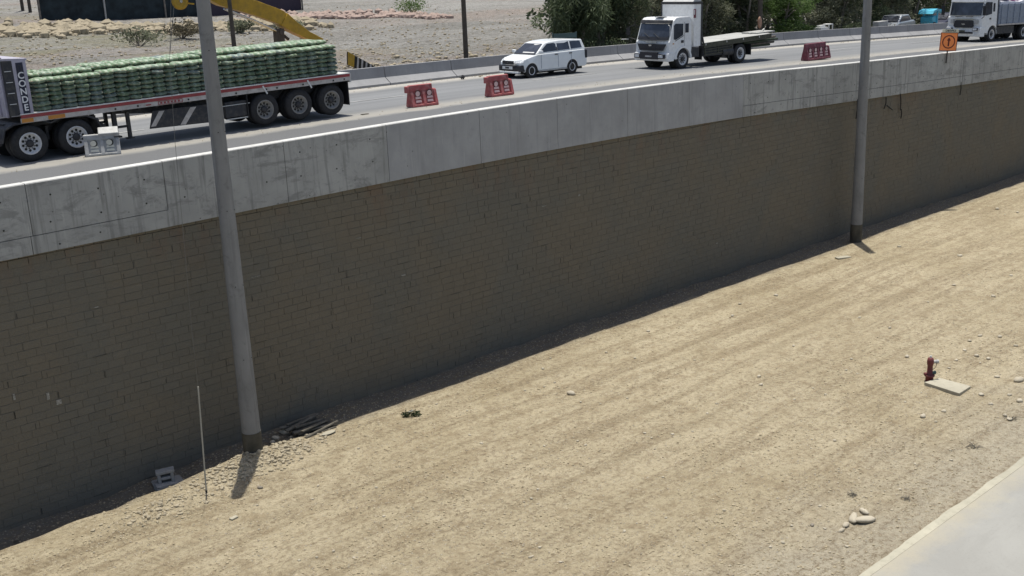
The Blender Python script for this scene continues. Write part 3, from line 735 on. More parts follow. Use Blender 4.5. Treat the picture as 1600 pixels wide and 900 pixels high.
# hydrant and its slab
hp = at_z(1452, 592, .08)
hy = thing('fire_hydrant', 'dark red hydrant with side outlets and a hanging chain behind a pale slab', 'hydrant', (hp.x, hp.y, ground_h(hp.x, hp.y)), R(-40))
mb = MB(); mb.lathe([(-.1, .115), (.16, .115), (.17, .15), (.21, .15), (.22, .085), (.50, .078), (.56, .098), (.66, .10), (.74, .08), (.76, .045)], (0, 0, 0), 'z', 18); mb.build('barrel', M['rust'], hy)
mb = MB(); mb.lathe([(0, .035), (.06, .033)], (0, 0, .755), 'z', 5); mb.build('operating_nut', M['dull_white'], hy)
mb = MB(); mb.lathe([(0, .05), (.12, .05), (.125, .066), (.18, .06)], (.06, 0, .62), 'x', 12); mb.build('outlet', M['pale_plastic'], hy)
mb = MB(); mb.lathe([(0, .045), (.08, .045), (.085, .06), (.12, .055)], (.06, 0, .27), 'x', 12); mb.build('outlet', M['teal'], hy)
mb = MB(); mb.lathe([(0, .045), (.06, .045), (.10, .03)], (-.17, 0, .24), 'x', 10); mb.build('outlet', M['rust'], hy)
mb = MB(); mb.tube([(.18, 0, .57), (.185, 0, .48), (.14, 0, .40), (.09, 0, .38)], .009, 5); mb.build('chain', M['joint'], hy)
c4 = [at_z(u, v, .08) for (u, v) in ((1444, 598), (1499, 615.5), (1517, 604), (1468, 591))]
mb = MB(); mb.add([(q.x, q.y, .10) for q in c4]+[(q.x, q.y, -.05) for q in c4], [(0,1,2,3), (0,4,5,1), (1,5,6,2), (2,6,7,3), (3,7,4,0)])
tag(mb.build('concrete_slab', M['slab'], None, .012), 'pale rectangular concrete slab lying in front of the hydrant', 'slab')

# ------------------------------------------------------------------ warning sign on the parapet
sg = thing('road_sign', 'square orange arrow sign with dark ring bolted to the parapet', 'sign', (53.68, -.17, 7.12), 0)
Ms = Matrix.Rotation(R(-40), 4, 'Z') @ Matrix.Rotation(R(3), 4, 'Y')
mb = MB(); mb.box(-.035, .035, -.02, .02, 0, 1.1, M=Matrix.Rotation(R(4), 4, 'Y')); mb.build('post', M['chassis'], sg)
S = .86; zc = 1.06
Mb = Matrix.Translation((-.02, -.06, zc)) @ Ms
mb = MB(); mb.box(-S/2, S/2, -.015, .015, -S/2-.03, S/2, M=Mb); mb.build('board', M['orange'], sg, .006)
mb = MB()
def ringpts(r): return [(r*math.cos(2*math.pi*i/40), r*math.sin(2*math.pi*i/40)) for i in range(40)]
ro, ri = ringpts(.325), ringpts(.272)
vs = [Mb @ Vector((a, -.019, b-.02)) for a, b in ro]+[Mb @ Vector((a, -.019, b-.02)) for a, b in ri]
mb.add(vs, [(i, (i+1) % 40, 40+(i+1) % 40, 40+i) for i in range(40)])
ar = [(-.036, -.21), (.036, -.21), (.036, .06), (.10, .06), (0, .22), (-.10, .06), (-.036, .06)]
mb.prism([(a, b-.02) for a, b in ar], 'y', -.0185, -.023, M=Mb); mb.build('arrow_symbol', M['sign_ink'], sg)
mb = MB(); e = .014
for q in ((-S/2, S/2, S/2-e*2, S/2), (-S/2, S/2, -S/2-.03, -S/2-.03+e*2), (-S/2, -S/2+e*2, -S/2, S/2), (S/2-e*2, S/2, -S/2, S/2)): mb.box(q[0], q[1], -.0215, -.0165, q[2], q[3], M=Mb)
mb.build('border', M['sign_ink'], sg)
mb = MB(); mb.box(-S/2+.06, S/2+.02, -.012, .018, S/2+.004, S/2+.16, M=Mb); tp = mb.build('top_plate', M['sign_top'], sg)
text_mesh('lettering', 'DESVIO', .155, M['sign_text'], sg, Mb @ Matrix.Translation((.04, -.016, S/2+.082)) @ Matrix.Rotation(R(90), 4, 'X'))

# ------------------------------------------------------------------ plastic road barriers
def plastic_barrier(u0, v0, u1, v1, n, L_, H_, mat, padmat, label, tongue=True, lean=0):
    a, b = on_road(u0, v0), on_road(u1, v1); rz = math.atan2(b.y-a.y, b.x-a.x)
    t = thing('plastic_barrier', label, 'road barrier', (a.x, a.y, a.z+.004), rz, None)
    t.rotation_euler[0] = lean
    W, w_ = .46, .17
    def yf(h): return -W/2+(W-w_)/2*min(1, max(0, (h-.12)/(.62*H_)))
    mb = MB(); mb.box(0, L_, -W/2, W/2, 0, .12*H_)                                   # base
    k = H_*.74
    core = [(-W/2+.07, .1*H_), (W/2-.07, .1*H_), (w_/2-.02, k+.02), (-w_/2+.02, k+.02)]
    mb.prism(core, 'x', .02, L_-.02)
    rw = .11*L_/n*1.0
    for i in range(n+1):                                                             # ribs
        c = .0+i*(L_-rw*2)/n; mb.prism([(-W/2, .10*H_), (W/2, .10*H_), (w_/2+.01, k), (-w_/2-.01, k)], 'x', c, c+rw*2)
    body = mb.build('body', mat, t, .018)
    mb = MB(); mb.prism([(-w_/2-.015, k-.01), (w_/2+.015, k-.01), (w_/2-.01, H_), (-w_/2+.01, H_)], 'x', -.0, L_*.86)
    if tongue: mb.box(-.14, .0, -w_/2, w_/2, k-.06, H_-.03)
    mb.build('top_rail', mat, t, .02)
    for i in range(n):
        c = rw*2+i*(L_-rw*2)/n; e = (L_-rw*2)/n-rw*2; cx = c+e/2
        # drain hole and moulded pads follow the slanting face
        for (h, hh, ww, mt, nm) in ((k*.80, .085*H_, e*.30, M['joint'] if tongue else M['joint'], 'hole'),):
            y = -w_/2-.065; mb = MB(); mb.lathe([(0, ww), (.012, ww)], (cx, -w_/2-.048, h), 'y', 14); mb.build('hole', mt, t)
            mb = MB(); mb.lathe([(0, ww*.85), (.012, ww*.7)], (cx-ww*.2, -w_/2-.064, h+.005), 'y', 12); mb.build('sunlit_hole_disc', padmat, t)  # pale disc: sunlight inside the hole put in as colour
        mb = MB(); al = math.atan2((W-w_)/2-.07, k-.1*H_)
        for q, (h0, h1) in enumerate(((.20, .30), (.36, .46))):
            def yy(h): return -W/2+.07+((W-w_)/2-.05)*(h*H_-.1*H_)/(k-.1*H_)-.022
            mb.quad((cx-e*.34, yy(h0), h0*H_), (cx+e*.34, yy(h0), h0*H_), (cx+e*.30, yy(h1), h1*H_), (cx-e*.30, yy(h1), h1*H_))
        mb.build('moulded_pad', padmat, t)
    return t
plastic_barrier(640, 168, 681, 163, 2, 1.12, .78, M['red_plastic'], M['pad_pink'], 'red plastic road barrier nearest the lorry tail, on the dusty strip')
plastic_barrier(763, 151.5, 800, 147, 2, 1.12, .78, M['red_plastic'], M['pad_pink'], 'red plastic road barrier in front of the white car nose')
plastic_barrier(1257, 95.3, 1296, 91.5, 4, 2.0, .84, M['dark_red'], M['pad_pink'], 'long dark red barrier with four pale slots behind the flatbed truck', tongue=False)
pb = plastic_barrier(134, 244, 188, 239, 2, .98, .60, M['pale_plastic'], M['pad_white'], 'bleached grey plastic barrier beside the lorry drive wheels', tongue=False)
mb = MB(); mb.prism([(-.30, .0), (.30, 0), (.24, .12), (-.24, .12)], 'x', .42, .98, M=Matrix.Translation((0, .08, .60)) @ Matrix.Rotation(R(35), 4, 'X') @ Matrix.Scale(.6, 4, (0, 1, 0))); mb.build('raised_flap', M['pale_plastic'], pb, .02)
p = on_road(723, 124)
mb = MB()
for i in range(9):
    q = Vector((rnd.gauss(0, .07), rnd.gauss(0, .05), .05+rnd.random()*.1)); mb.lathe([(-.04, .02), (0, .06), (.04, .03)], q, rnd.choice('xyz'), 6, smooth=False)
mb.tube([(-.05, 0, .06), (-.22, 0, .12)], .02, 5)
o = mb.build('rubbish_scrap', M['black'], None); o.location = p; tag(o, 'small black scrap lying by the far kerb left of the white car', 'rubbish')
p = on_road(598, 173+4)
p = on_road(570, 179)
o = MB().box(-.14, .14, -.06, .06, 0, .03).build('road_scrap', M['plank'], None, .01); o.location = p; tag(o, 'flat brown scrap on the road edge right of the lorry wheels', 'rubbish')

# ------------------------------------------------------------------ wheels
def wheel(parent, x, y, z, r, w_, truck=True, inward=1, dual=False, rim='rim_steel', dish=.06):
    """near face at y, tyre going to y+w_*inward"""
    s = inward
    mb = MB()
    def ty(y0):
        mb.lathe([(y0+s*(dish+.03), r*.57), (y0+s*(dish+.03), r*.60), (y0, r*.62), (y0, r*.70), (y0+s*.0, r*.86), (y0+s*.035*w_/.3, r*.975), (y0+s*.07*w_/.3, r), (y0+s*(w_-.07*w_/.3), r), (y0+s*(w_-.03*w_/.3), r*.975), (y0+s*w_, r*.86), (y0+s*w_, r*.6)], (x, 0, z), 'y', 36)
    ty(y)
    if dual: ty(y+s*(w_+.05))
    wh = mb.build('wheel', M['rubber'], parent)
    mb = MB(); ro, ri = r*.60, r*.5
    # open dish: outer lip ring, sloping inside, disc with holes
    n = 30; Y0, Y1 = y-s*.006, y+s*dish
    def ring(yy, rr): return [Vector((x+rr*math.cos(2*math.pi*j/n), yy, z+rr*math.sin(2*math.pi*j/n))) for j in range(n)]
    rs_ = [ring(Y0+s*.01, ro+.004), ring(Y0, ro*.97), ring(Y0, ro*.90), ring(Y1, ro*.82), ring(Y1+s*.004, r*.22)]
    b = 0; vs = sum(rs_, [])
    mb.add(vs, [(k*n+j, k*n+(j+1) % n, (k+1)*n+(j+1) % n, (k+1)*n+j) for k in range(4) for j in range(n)], 0, True)
    mb.build('rim', M[rim], wh)
    mb = MB(); nh = 10 if truck else 5
    for j in range(nh):
        a = 2*math.pi*j/nh+.2; hr = r*.075 if truck else r*.13
        mb.lathe([(Y1-s*.004, hr), (Y1+s*.01, hr)], (x+math.cos(a)*r*.38, 0, z+math.sin(a)*r*.38), 'y', 8)
    mb.build('rim_hole', M['joint'], wh)
    mb = MB(); hb = r*.21 if truck else r*.12
    mb.lathe([(Y1+s*.01, hb), (Y1-s*(.05 if truck else .01), hb*.92), (Y1-s*(.07 if truck else .015), hb*.55)], (x, 0, z), 'y', 14)
    if truck:
        for j in range(10):
            a = 2*math.pi*j/10; mb.lathe([(Y1, .016), (Y1-s*.03, .016)], (x+math.cos(a)*r*.27, 0, z+math.sin(a)*r*.27), 'y', 6)
    mb.build('hub', M['chrome'] if (not truck) else M['chassis'], wh)
    return wh

# ------------------------------------------------------------------ lorry with flat trailer and sacks
p1 = on_road(50, 253)
TL = (11.06, 5.42, road_z(11.06, 5.5)); PT = -R(.75)
lorry = thing('flatbed_lorry', 'long lorry with flat trailer piled with green sacks and a lettered headboard', 'lorry', TL, 0, None, PT)
Ml = Matrix.Translation(TL) @ Matrix.Rotation(PT, 4, 'Y')
for i, x in enumerate((.03, 1.37)):
    wheel(lorry, x, .06, .52, .52, .28, dual=True); wheel(lorry, x, 2.44, .52, .52, .28, inward=-1, dual=True)
for x in (7.62, 8.92, 10.22):
    wheel(lorry, x, .06, .53, .52, .28, dual=True, dish=.09, rim='rim_dusty'); wheel(lorry, x, 2.44, .53, .52, .28, inward=-1, dual=True)
wheel(lorry, -4.3, .06, .52, .52, .28); wheel(lorry, -4.3, 2.44, .52, .52, .28, inward=-1)
mb = MB(); mb.box(-6.0, 2.3, .82, .98, .72, .98); mb.box(-6.0, 2.3, 1.52, 1.68, .72, .98)
for x in (.03, 1.37, 7.62, 8.92, 10.22): mb.box(x-.07, x+.07, .2, 2.3, .45, .6)
for x in (-.64, .7): mb.box(x-.04, x+.04, .5, 2.0, .5, .9)
mb.box(-.5, 1.9, .5, 2.0, .95, 1.1)
mb.box(2.2, 2.35, .3, 2.2, .5, .75)
mb.box(6.9, 10.9, .75, .95, .65, 1.1); mb.box(6.9, 10.9, 1.55, 1.75, .65, 1.1)
mb.prism([(2.2, 1.16), (10.9, 1.16), (10.9, .85), (6.9, .72), (4.5, .80), (2.6, .98)], 'y', .6, .72); mb.prism([(2.2, 1.16), (10.9, 1.16), (10.9, .85), (6.9, .72), (4.5, .80), (2.6, .98)], 'y', 1.8, 1.92)
mb.build('chassis', M['chassis'], lorry)
mb = MB(); mb.prism([(-6.6, .45), (-3.0, .45), (-3.0, 2.9), (-3.4, 3.3), (-5.0, 3.3), (-5.3, 1.7), (-6.5, 1.6)], 'y', .1, 2.4); cab_ = mb.build('cab', M['lilac'], lorry, .08, tri=True)
mb = MB(); mb.box(-4.9, -3.9, .085, .1, 1.9, 2.6); mb.build('cab_window', M['glass'], lorry)
mb = MB(); mb.tube([(-2.7, .5, .9), (-2.7, .5, 3.1)], .08, 10); mb.build('exhaust', M['rim_steel'], lorry)
mb = MB()
for k in range(3): mb.tube([(-2.6, .7+k*.2, 2.2), (-1.6, .6+k*.2, 1.2), (-.6, .9+k*.1, 1.5), (-.35, .9+k*.1, 1.9)], .022, 6)
mb.build('air_hose', M['black'], lorry)
# deck and rail
mb = MB(); mb.box(-.10, 10.98, .02, 2.48, 1.335, 1.375); mb.build('deck', M['dull_white'], lorry, .004)
mb = MB(); mb.box(-.12, 10.99, .0, .045, 1.25, 1.345); mb.box(-.12, 10.99, 2.455, 2.5, 1.25, 1.345); mb.build('red_rail', M['red_band'], lorry)
mb = MB(); mb.box(-.14, 11.0, .008, .05, 1.115, 1.248); mb.box(-.14, 11.0, 2.45, 2.492, 1.115, 1.248); sr = mb.build('side_rail', M['cream'], lorry)
mb = MB(); mb.box(-.14, 11.0, -.006, .02, 1.346, 1.374); mb.build('rub_strip', M['white_trim'], lorry)
mb = MB(); mb.box(.62, 1.1, -.004, .006, 1.13, 1.235); mb.box(-.12, .2, -.004, .006, 1.13, 1.235); mb.build('amber_panel', M['amber'], sr)
mb = MB()
for x in (2.6, 3.3, 4.95, 6.6, 7.7, 8.1, 9.1, 10.3, 10.75): mb.lathe([(0, .03), (.012, .03)], (x, -.006, 1.18), 'y', 8)
mb.build('marker_lamp', M['joint'], sr)
mb = MB()
for (a, b) in ((3.95, 4.75),): 
    mb.box(a, b, -.002, .006, 1.225, 1.238); mb.box(a, b, -.002, .006, 1.13, 1.143); mb.box(a, a+.015, -.002, .006, 1.13, 1.238); mb.box(b-.015, b, -.002, .006, 1.13, 1.238)
    for i in range(6): mb.box(a+.07+i*.115, a+.07+i*.115+.065, -.002, .006, 1.16, 1.21)
mb.box(3.55, 3.72, -.002, .006, 1.16, 1.19); mb.build('plate_marks', M['red_band'], sr)
mb = MB()
for x in (7.6, 5.9, 9.3):
    mb.box(x, x+.05, -.015, .0, 1.0, 1.30, M=Matrix.Translation((x, 0, 1.2)) @ Matrix.Rotation(R(-28), 4, 'Y') @ Matrix.Translation((-x, 0, -1.2)))
mb.build('ratchet_strap', M['white_trim'], lorry)
mb = MB()
for x in np.arange(2.8, 7.2, .55): mb.box(x, x+.07, .1, 2.4, 1.06, 1.13)
mb.build('cross_member', M['chassis'], lorry)
for (y) in (.35, 2.0):
    mb = MB(); mb.box(2.62, 2.74, y, y+.12, .30, 1.1); mb.box(2.55, 2.81, y-.06, y+.18, .28, .33); mb.box(3.05, 3.15, y, y+.1, .22, 1.0); mb.box(3.0, 3.2, y-.06, y+.18, .2, .24); mb.box(2.7, 3.1, y+.03, y+.09, .55, .62)
    mb.build('landing_leg', M['chassis'], lorry)
mb = MB(); mb.prism([(3.62, .44), (6.0, .36), (6.0, .94), (3.78, .96)], 'y', .10, .13); gp = mb.build('side_guard', M['chassis'], lorry)
for q in ([(3.66, .50), (3.82, .50), (4.16, .93), (3.98, .93)], [(4.62, .43), (4.80, .42), (5.22, .92), (5.02, .92)]): MB().prism(q, 'y', .094, .099).build('hazard_stripe', M['cream'], gp)
mb = MB(); mb.box(6.22, 7.02, .12, .62, .42, .92); tb = mb.build('tool_box', M['chassis'], lorry, .02)
mb = MB(); mb.box(6.22, 7.02, .09, .14, .36, .39); mb.box(6.0, 7.1, .10, .13, .80, .82); mb.build('tool_box_rail', M['dull_white'], tb)
for q in ((2.15, 2.19, .1, .72, .25, .85), (2.15, 2.19, 1.8, 2.4, .25, .85), (10.90, 10.93, .06, .7, .28, 1.1), (10.90, 10.93, 1.8, 2.44, .28, 1.1), (6.98, 7.01, .06, .66, .35, 1.1)): MB().box(*q).build('mud_flap', M['black'], lorry)
mb = MB(); mb.prism([(-.75, .62), (-.62, 1.0), (-.35, 1.12), (.4, 1.15), (.68, 1.05), (1.0, 1.15), (1.75, 1.12), (2.05, .98), (2.18, .6), (2.14, .6), (2.0, .94), (1.72, 1.07), (1.0, 1.11), (.68, 1.01), (.4, 1.11), (-.35, 1.08), (-.6, .96), (-.71, .62)], 'y', .04, .66); mb.build('mudguard', M['chassis'], lorry, tri=True)
mb = MB(); mb.box(10.99, 11.06, .05, 2.45, 1.05, 1.34); mb.build('rear_crossbar', M['dull_white'], lorry)
mb = MB(); mb.lathe([(0, .055), (.03, .05)], (11.06, .2, 1.18), 'x', 12); mb.lathe([(0, .055), (.03, .05)], (11.06, 2.3, 1.18), 'x', 12); mb.build('tail_lamp', M['red_band'], lorry)
# headboard
hbL = lorry
mb = MB(); mb.box(-.42, -.36, .06, 2.44, 1.30, 2.95); mb.box(-.42, -.36+.0, .06, .12, 1.3, 2.95)
for y in (.12, .6, 1.1, 1.6, 2.1, 2.38): mb.box(-.46, -.42, y, y+.07, 1.3, 2.9)
mb.prism([(-.5, 2.93), (.30, 2.88), (.30, 2.82), (-.5, 2.86)], 'y', .03, 2.47)
hb = mb.build('headboard', M['lilac'], lorry, .01)
mb = MB(); mb.prism([(-.40, 1.34), (.26, 1.34), (.26, 2.84), (-.40, 2.88)], 'y', .035, .06); sd = mb.build('headboard_side', M['chassis'], hb)
mb = MB(); mb.prism([(-.12, 1.36), (.255, 1.36), (.255, 2.83), (-.12, 2.85)], 'y', .026, .034); mb.build('lilac_panel', M['lilac'], hb)
mb = MB(); mb.box(-.03, .165, .020, .0255, 1.37, 2.78); st = mb.build('sign_strip', M['navy'], hb)
mb = MB()
for k in range(4): mb.box(-.36, -.18, .0, .034, 1.66+k*.30, 1.675+k*.30)
mb.build('rung', M['white_trim'], hb)
for i, ch in enumerate('CONDE'):
    zz = 2.42-i*.222
    text_mesh('letter', ch, .25, M['letter'], hb, Matrix.Translation((.068, .014, zz)) @ Matrix.Rotation(R(90), 4, 'X'))
mb = MB(); mb.box(.01, .03, .014, .019, 2.50, 2.70); mb.box(.01, .10, .014, .019, 2.69, 2.705); mb.box(.09, .11, .014, .019, 2.50, 2.70); mb.build('faded_emblem', M['chassis'], hb)

# sacks
def sack_mesh(seed):
    bm = bmesh.new(); bmesh.ops.create_cube(bm, size=2); bmesh.ops.subdivide_edges(bm, edges=bm.edges[:], cuts=4, use_grid_fill=True)
    for v in bm.verts:
        c = v.co.copy()
        ex = (abs(c.x)**3+abs(c.y)**4+abs(c.z)**3)**.30; q = c/ex
        pil = 1-.30*max(abs(q.x), abs(q.y))**5
        n = noise.noise(c*1.4+Vector((seed*3.3, 0, 0)))*.20+noise.noise(c*3.5+Vector((seed*1.3, 5, 0)))*.08
        v.co = Vector((q.x*(1+n*.6)*(1-.07*q.y*q.y), q.y*(1+n*.4), q.z*pil*(1+n)))
    me = bpy.data.meshes.new('sack'); bm.to_mesh(me); bm.free(); me.materials.append(M['sack'])
    me.polygons.foreach_set('use_smooth', [True]*len(me.polygons)); return me
KM = [sack_mesh(i) for i in range(9)]
rk = random.Random(11); NC = 26; X0, X1 = .42, 10.62; dx = (X1-X0)/NC; LH = .127
RotL = Matrix.Rotation(PT, 4, 'Y')
def top_extra(i):                          # the load is higher towards the tail
    return .0 if i < 5 else (.04 if i < 14 else .08)
def put_sack(i, yc, layer, sy, label, group):
    x = X0+dx*(i+.5)+rk.uniform(-.012, .012); h = 1.378+LH*(layer+.5)+top_extra(i)*layer/6+rk.uniform(-.004, .004)
    o = bpy.data.objects.new('sack', KM[rk.randrange(9)]); COL.objects.link(o)
    o.matrix_world = Ml @ Matrix.Translation((x, yc+rk.uniform(-.02, .02), h)) @ Matrix.Rotation(R(rk.uniform(-3, 3)), 4, 'Z') @ Matrix.Rotation(R(rk.uniform(-6, 6)), 4, 'Y') @ Matrix.Diagonal((dx*.54, sy*rk.uniform(.93, 1.06), LH*.60, 1))
    tag(o, label, 'sack', group); return o
ORD = ['first', 'second', 'third', 'fourth', 'fifth', 'sixth', 'seventh', 'eighth', 'ninth', 'tenth', 'eleventh', 'twelfth', 'thirteenth', 'fourteenth', 'fifteenth', 'sixteenth', 'seventeenth', 'eighteenth', 'nineteenth', 'twentieth', 'twenty-first', 'twenty-second', 'twenty-third', 'twenty-fourth', 'twenty-fifth', 'twenty-sixth']
for i in range(NC):
    for l in range(7):
        put_sack(i, .42, l, .385, 'green woven sack %s from the headboard in the %s layer above the trailer deck' % (ORD[i], ORD[l]), 'green sacks stacked along the near side of the trailer')
for i in range(NC):
    put_sack(i, .98, 7, .385, 'green woven sack %s from the headboard in the raised row on top' % ORD[i], 'green sacks in the raised row along the top of the load')
for i in range(NC):
    put_sack(i, 1.72, 7, .385, 'green woven sack %s from the headboard in the far top row' % ORD[i], 'green sacks along the far top edge of the load')
    
allv = []; allf = []
for i in range(NC):
    for yc, ls in ((1.22, range(7)), (2.03, range(7))):
        for l in ls:
            x = X0+dx*(i+.5); h = 1.378+LH*(l+.5)+top_extra(i)*l/6
            Mx = Matrix.Translation((x, yc, h)) @ Matrix.Diagonal((dx*.52, .38, LH*.55, 1)); b = len(allv)
            me = KM[(i+l) % 5]; allv += [tuple(Mx @ v.co) for v in me.vertices]; allf += [tuple(j+b for j in f.vertices) for f in me.polygons]
me = bpy.data.meshes.new('inner_sacks'); me.from_pydata(allv, [], allf); me.materials.append(M['sack']); me.polygons.foreach_set('use_smooth', [True]*len(allf))
o = bpy.data.objects.new('inner_sacks', me); COL.objects.link(o); o.matrix_world = Ml; tag(o, 'green sacks packed inside the load behind the near stack', 'sacks', kind='stuff')

# ------------------------------------------------------------------ white estate car
def poly_arch(cx, r, z0, n=9, rev=False):
    pts = [(cx+r*math.cos(math.pi*i/n), max(z0, .30+r*math.sin(math.pi*i/n))) for i in range(n+1)]
    return pts
car = thing('estate_car', 'white estate car with black front bumper driving beside the far barrier', 'car', (34.12, 9.82, road_z(34.1, 10)-.0), R(-2), None, R(.4))
CW = 1.69; car.scale = (1, 1, 1.04)
side = [(.06, .34), (.02, .52), (.05, .66), (.12, .74), (.35, .84), (1.08, .97), (4.02, 1.02), (4.14, .92), (4.17, .60), (4.17, .34), (4.05, .27)]
arR = [(3.52-.34, .27)] ; rr_ = .345
def arch(cx): return [(cx+rr_*math.cos(a), .28+rr_*math.sin(a)) for a in [math.pi*k/10 for k in range(11)]]
ol = side + [(p[0], p[1]) for p in arch(3.22)] + [(p[0], p[1]) for p in arch(.72)] + [(.25, .25)]
def cwarp(p):
    # plan-view rounding of nose and tail, tumblehome of the flanks
    k = (p.y-CW/2)/(CW/2); ins = 0
    if p.x < .7: ins += .20*((.7-p.x)/.7)**2
    if p.x > 3.9: ins += .05*((p.x-3.9)/.3)**2
    ins += .05*max(0, (p.z-.75)/.3)+.03*max(0, (.45-p.z)/.2)
    return Vector((p.x+(.12*abs(k)**3 if p.x < .4 else 0), CW/2+(p.y-CW/2)*(1-ins), p.z))
mb = MB(); mb.prism(ol, 'y', 0, CW, fn=cwarp); body = mb.build('body', M['white'], car, .035, 3, tri=True)
def gy(v): return .055+.15*v                                     # inset of the cabin side, belt to roof
gh_ = [(.98, .96), (1.62, 1.40), (1.95, 1.465), (2.6, 1.50), (3.4, 1.49), (3.98, 1.45), (4.13, 1.0)]
def gwarp(p):
    v = min(1, max(0, (p.z-.97)/.50)); return Vector((p.x, CW/2+(p.y-CW/2)*(1-(.055+.15*v)*2/CW), p.z))
mb = MB(); mb.prism(gh_, 'y', 0, CW, fn=gwarp); mb.build('roof', M['white'], car, .045, 3, tri=True)
def sidewin(pts, name, mat, d=.006, parent=None, near=True):
    mb = MB(); vs = []
    for (x, z) in pts:
        v = (z-.97)/.50; y = gy(v)-d
        vs.append((x, y if near else CW-y, z))
    vs2 = [(a, b+(.01 if near else -.01), c) for a, b, c in vs]; n = len(vs)
    mb.add(vs+vs2, [tuple(range(n)), tuple(range(2*n-1, n-1, -1))]+[(i, (i+1) % n, (i+1) % n+n, i+n) for i in range(n)])
    return mb.build(name, mat, parent or car, tri=True)
for near in (True, False):
    sidewin([(1.22, 1.03), (2.28, 1.055), (2.30, 1.40), (1.78, 1.375)], 'side_window', M['glass'], near=near)
    sidewin([(2.36, 1.055), (3.12, 1.07), (3.10, 1.41), (2.36, 1.405)], 'side_window', M['glass'], near=near)
    sidewin([(3.19, 1.075), (3.90, 1.10), (3.84, 1.395), (3.18, 1.41)], 'side_window', M['glass'], near=near)
    sidewin([(2.285, 1.04), (2.35, 1.04), (2.355, 1.42), (2.305, 1.42)], 'door_pillar', M['bumper_black'], .003, near=near)
def slope(pts, name, mat, x0, z0, x1, z1, d=.008, parent=None):
    # panel lying on an inclined cross plane: pts (t across 0..1, v 0..1 up the slope)
    mb = MB(); nx, nz = -(z1-z0), (x1-x0); l = math.hypot(nx, nz); nx /= l; nz /= l
    vs = []
    for (t, v) in pts:
        zz = z0+(z1-z0)*v; ins = gy(min(1, max(0, (zz-.97)/.5)))+.04
        vs.append((x0+(x1-x0)*v+nx*d, ins+(CW-2*ins)*t, zz+nz*d))
    mb.add(vs, [tuple(range(len(vs)))]); return mb.build(name, mat, parent or car)
ws = slope([(0, .06), (1, .06), (.97, .95), (.03, .95)], 'windscreen', M['windshield'], .98, .96, 1.62, 1.40, .01)
slope([(.1, .12), (.62, .12), (.62, .2), (.1, .2)], 'dashboard_paper', M['white_trim'], .98, .96, 1.62, 1.40, .014, ws)
slope([(.1, .90), (.4, .90), (.42, .82), (.3, .82)], 'screen_sticker', M['white_trim'], .98, .96, 1.62, 1.40, .014, ws)
slope([(.0, .0), (1, .0), (1, .07), (0, .07)], 'cowl', M['bumper_black'], .98, .96, 1.62, 1.40, .012)
slope([(.05, .1), (.95, .1), (.95, .9), (.05, .9)], 'rear_window', M['glass'], 4.13, 1.0, 3.98, 1.45, -.01)
for near in (0, 1):
    Y = (lambda y: y) if not near else (lambda y: CW-y)
    mb = MB(); a, b = sorted((Y(.10), Y(.34))); mb.add([(.045, Y(.52), .64), (.22, Y(.075), .66), (.36, Y(.085), .80), (.13, Y(.50), .755)]+[(.10, Y(.52), .60), (.30, Y(.12), .62), (.40, Y(.13), .76), (.20, Y(.50), .72)], [(0,1,2,3), (4,5,6,7), (0,1,5,4), (1,2,6,5), (2,3,7,6), (3,0,4,7)])
    mb.build('headlight', M['lamp'], car, .01)
    mb = MB(); mb.box(1.12, 1.26, *sorted((Y(-.17), Y(.0))), .99, 1.13); mb.build('wing_mirror', M['white'], car, .03)
    mb = MB()
    for x in (2.12, 3.02): mb.box(x, x+.17, *sorted((Y(-.012), Y(.02))), .885, .925)
    mb.build('door_handle', M['bumper_black'], car, .008)
    mb = MB()
    for x in (1.28, 2.32, 3.14): mb.box(x-.004, x+.004, *sorted((Y(-.004), Y(.01))), .36, .95, M=Matrix.Translation((0, 0, 0)))
    mb.build('door_gap', M['bluegrey'], car)
    mb = MB(); mb.box(1.12, 2.86, *sorted((Y(-.006), Y(.05))), .24, .30); mb.build('sill', M['pale_plastic'], car)
    mb = MB(); mb.box(4.03, 4.19, *sorted((Y(.03), Y(.16))), .62, .98); mb.build('tail_light', M['bumper_black'], car, .01)
for cx in (.72, 3.22):
    for q in ((.04, .25), (CW-.25, CW-.04)): MB().lathe([(q[0], .33), (q[1], .33)], (cx, 0, .30), 'y', 20).build('wheel_well', M['joint'], car)
    mb = MB(); n = 14; rr0, rr1 = .352, .325
    for yy in (-.008,):
        o_ = [(cx+rr0*math.cos(math.pi*i/n), .28+rr0*math.sin(math.pi*i/n)) for i in range(n+1)]; i_ = [(cx+rr1*math.cos(math.pi*i/n), .28+rr1*math.sin(math.pi*i/n)) for i in range(n+1)]
        mb.prism(o_+i_[::-1], 'y', yy+.03, .06)
    mb.build('arch_lip', M['bumper_black'], car, tri=True)
    wheel(car, cx, .025, .30, .30, .18, truck=False, rim='alu', dish=.03); wheel(car, cx, CW-.025, .30, .30, .18, truck=False, inward=-1, rim='alu', dish=.03)
mb = MB(); mb.prism([(-.025, .30), (-.03, .50), (.0, .565), (.14, .565), (.3, .5), (.3, .28)], 'y', .09, CW-.09, fn=lambda p: Vector((p.x+.16*abs((p.y-CW/2)/(CW/2))**2.5, p.y, p.z)))
fb_ = mb.build('front_bumper', M['bumper_black'], car, .02, tri=True)
mb = MB(); mb.box(-.02, .05, .48, CW-.48, .60, .75); mb.build('grille', M['bumper_black'], car, .01)
mb = MB(); mb.box(-.02, .0, CW/2-.05, CW/2+.05, .655, .705); mb.build('grille_badge', M['chrome'], car, .01)
mb = MB(); mb.box(-.045, -.03, .50, 1.18, .40, .52); npl = mb.build('number_plate', M['white_trim'], fb_)
mb = MB(); mb.box(-.05, -.044, .72, .98, .425, .495); mb.build('plate_marks', M['bumper_black'], npl)
mb = MB(); mb.box(.02, .2, .2, CW-.2, .22, .30); mb.build('lower_lip', M['white'], car, .02)
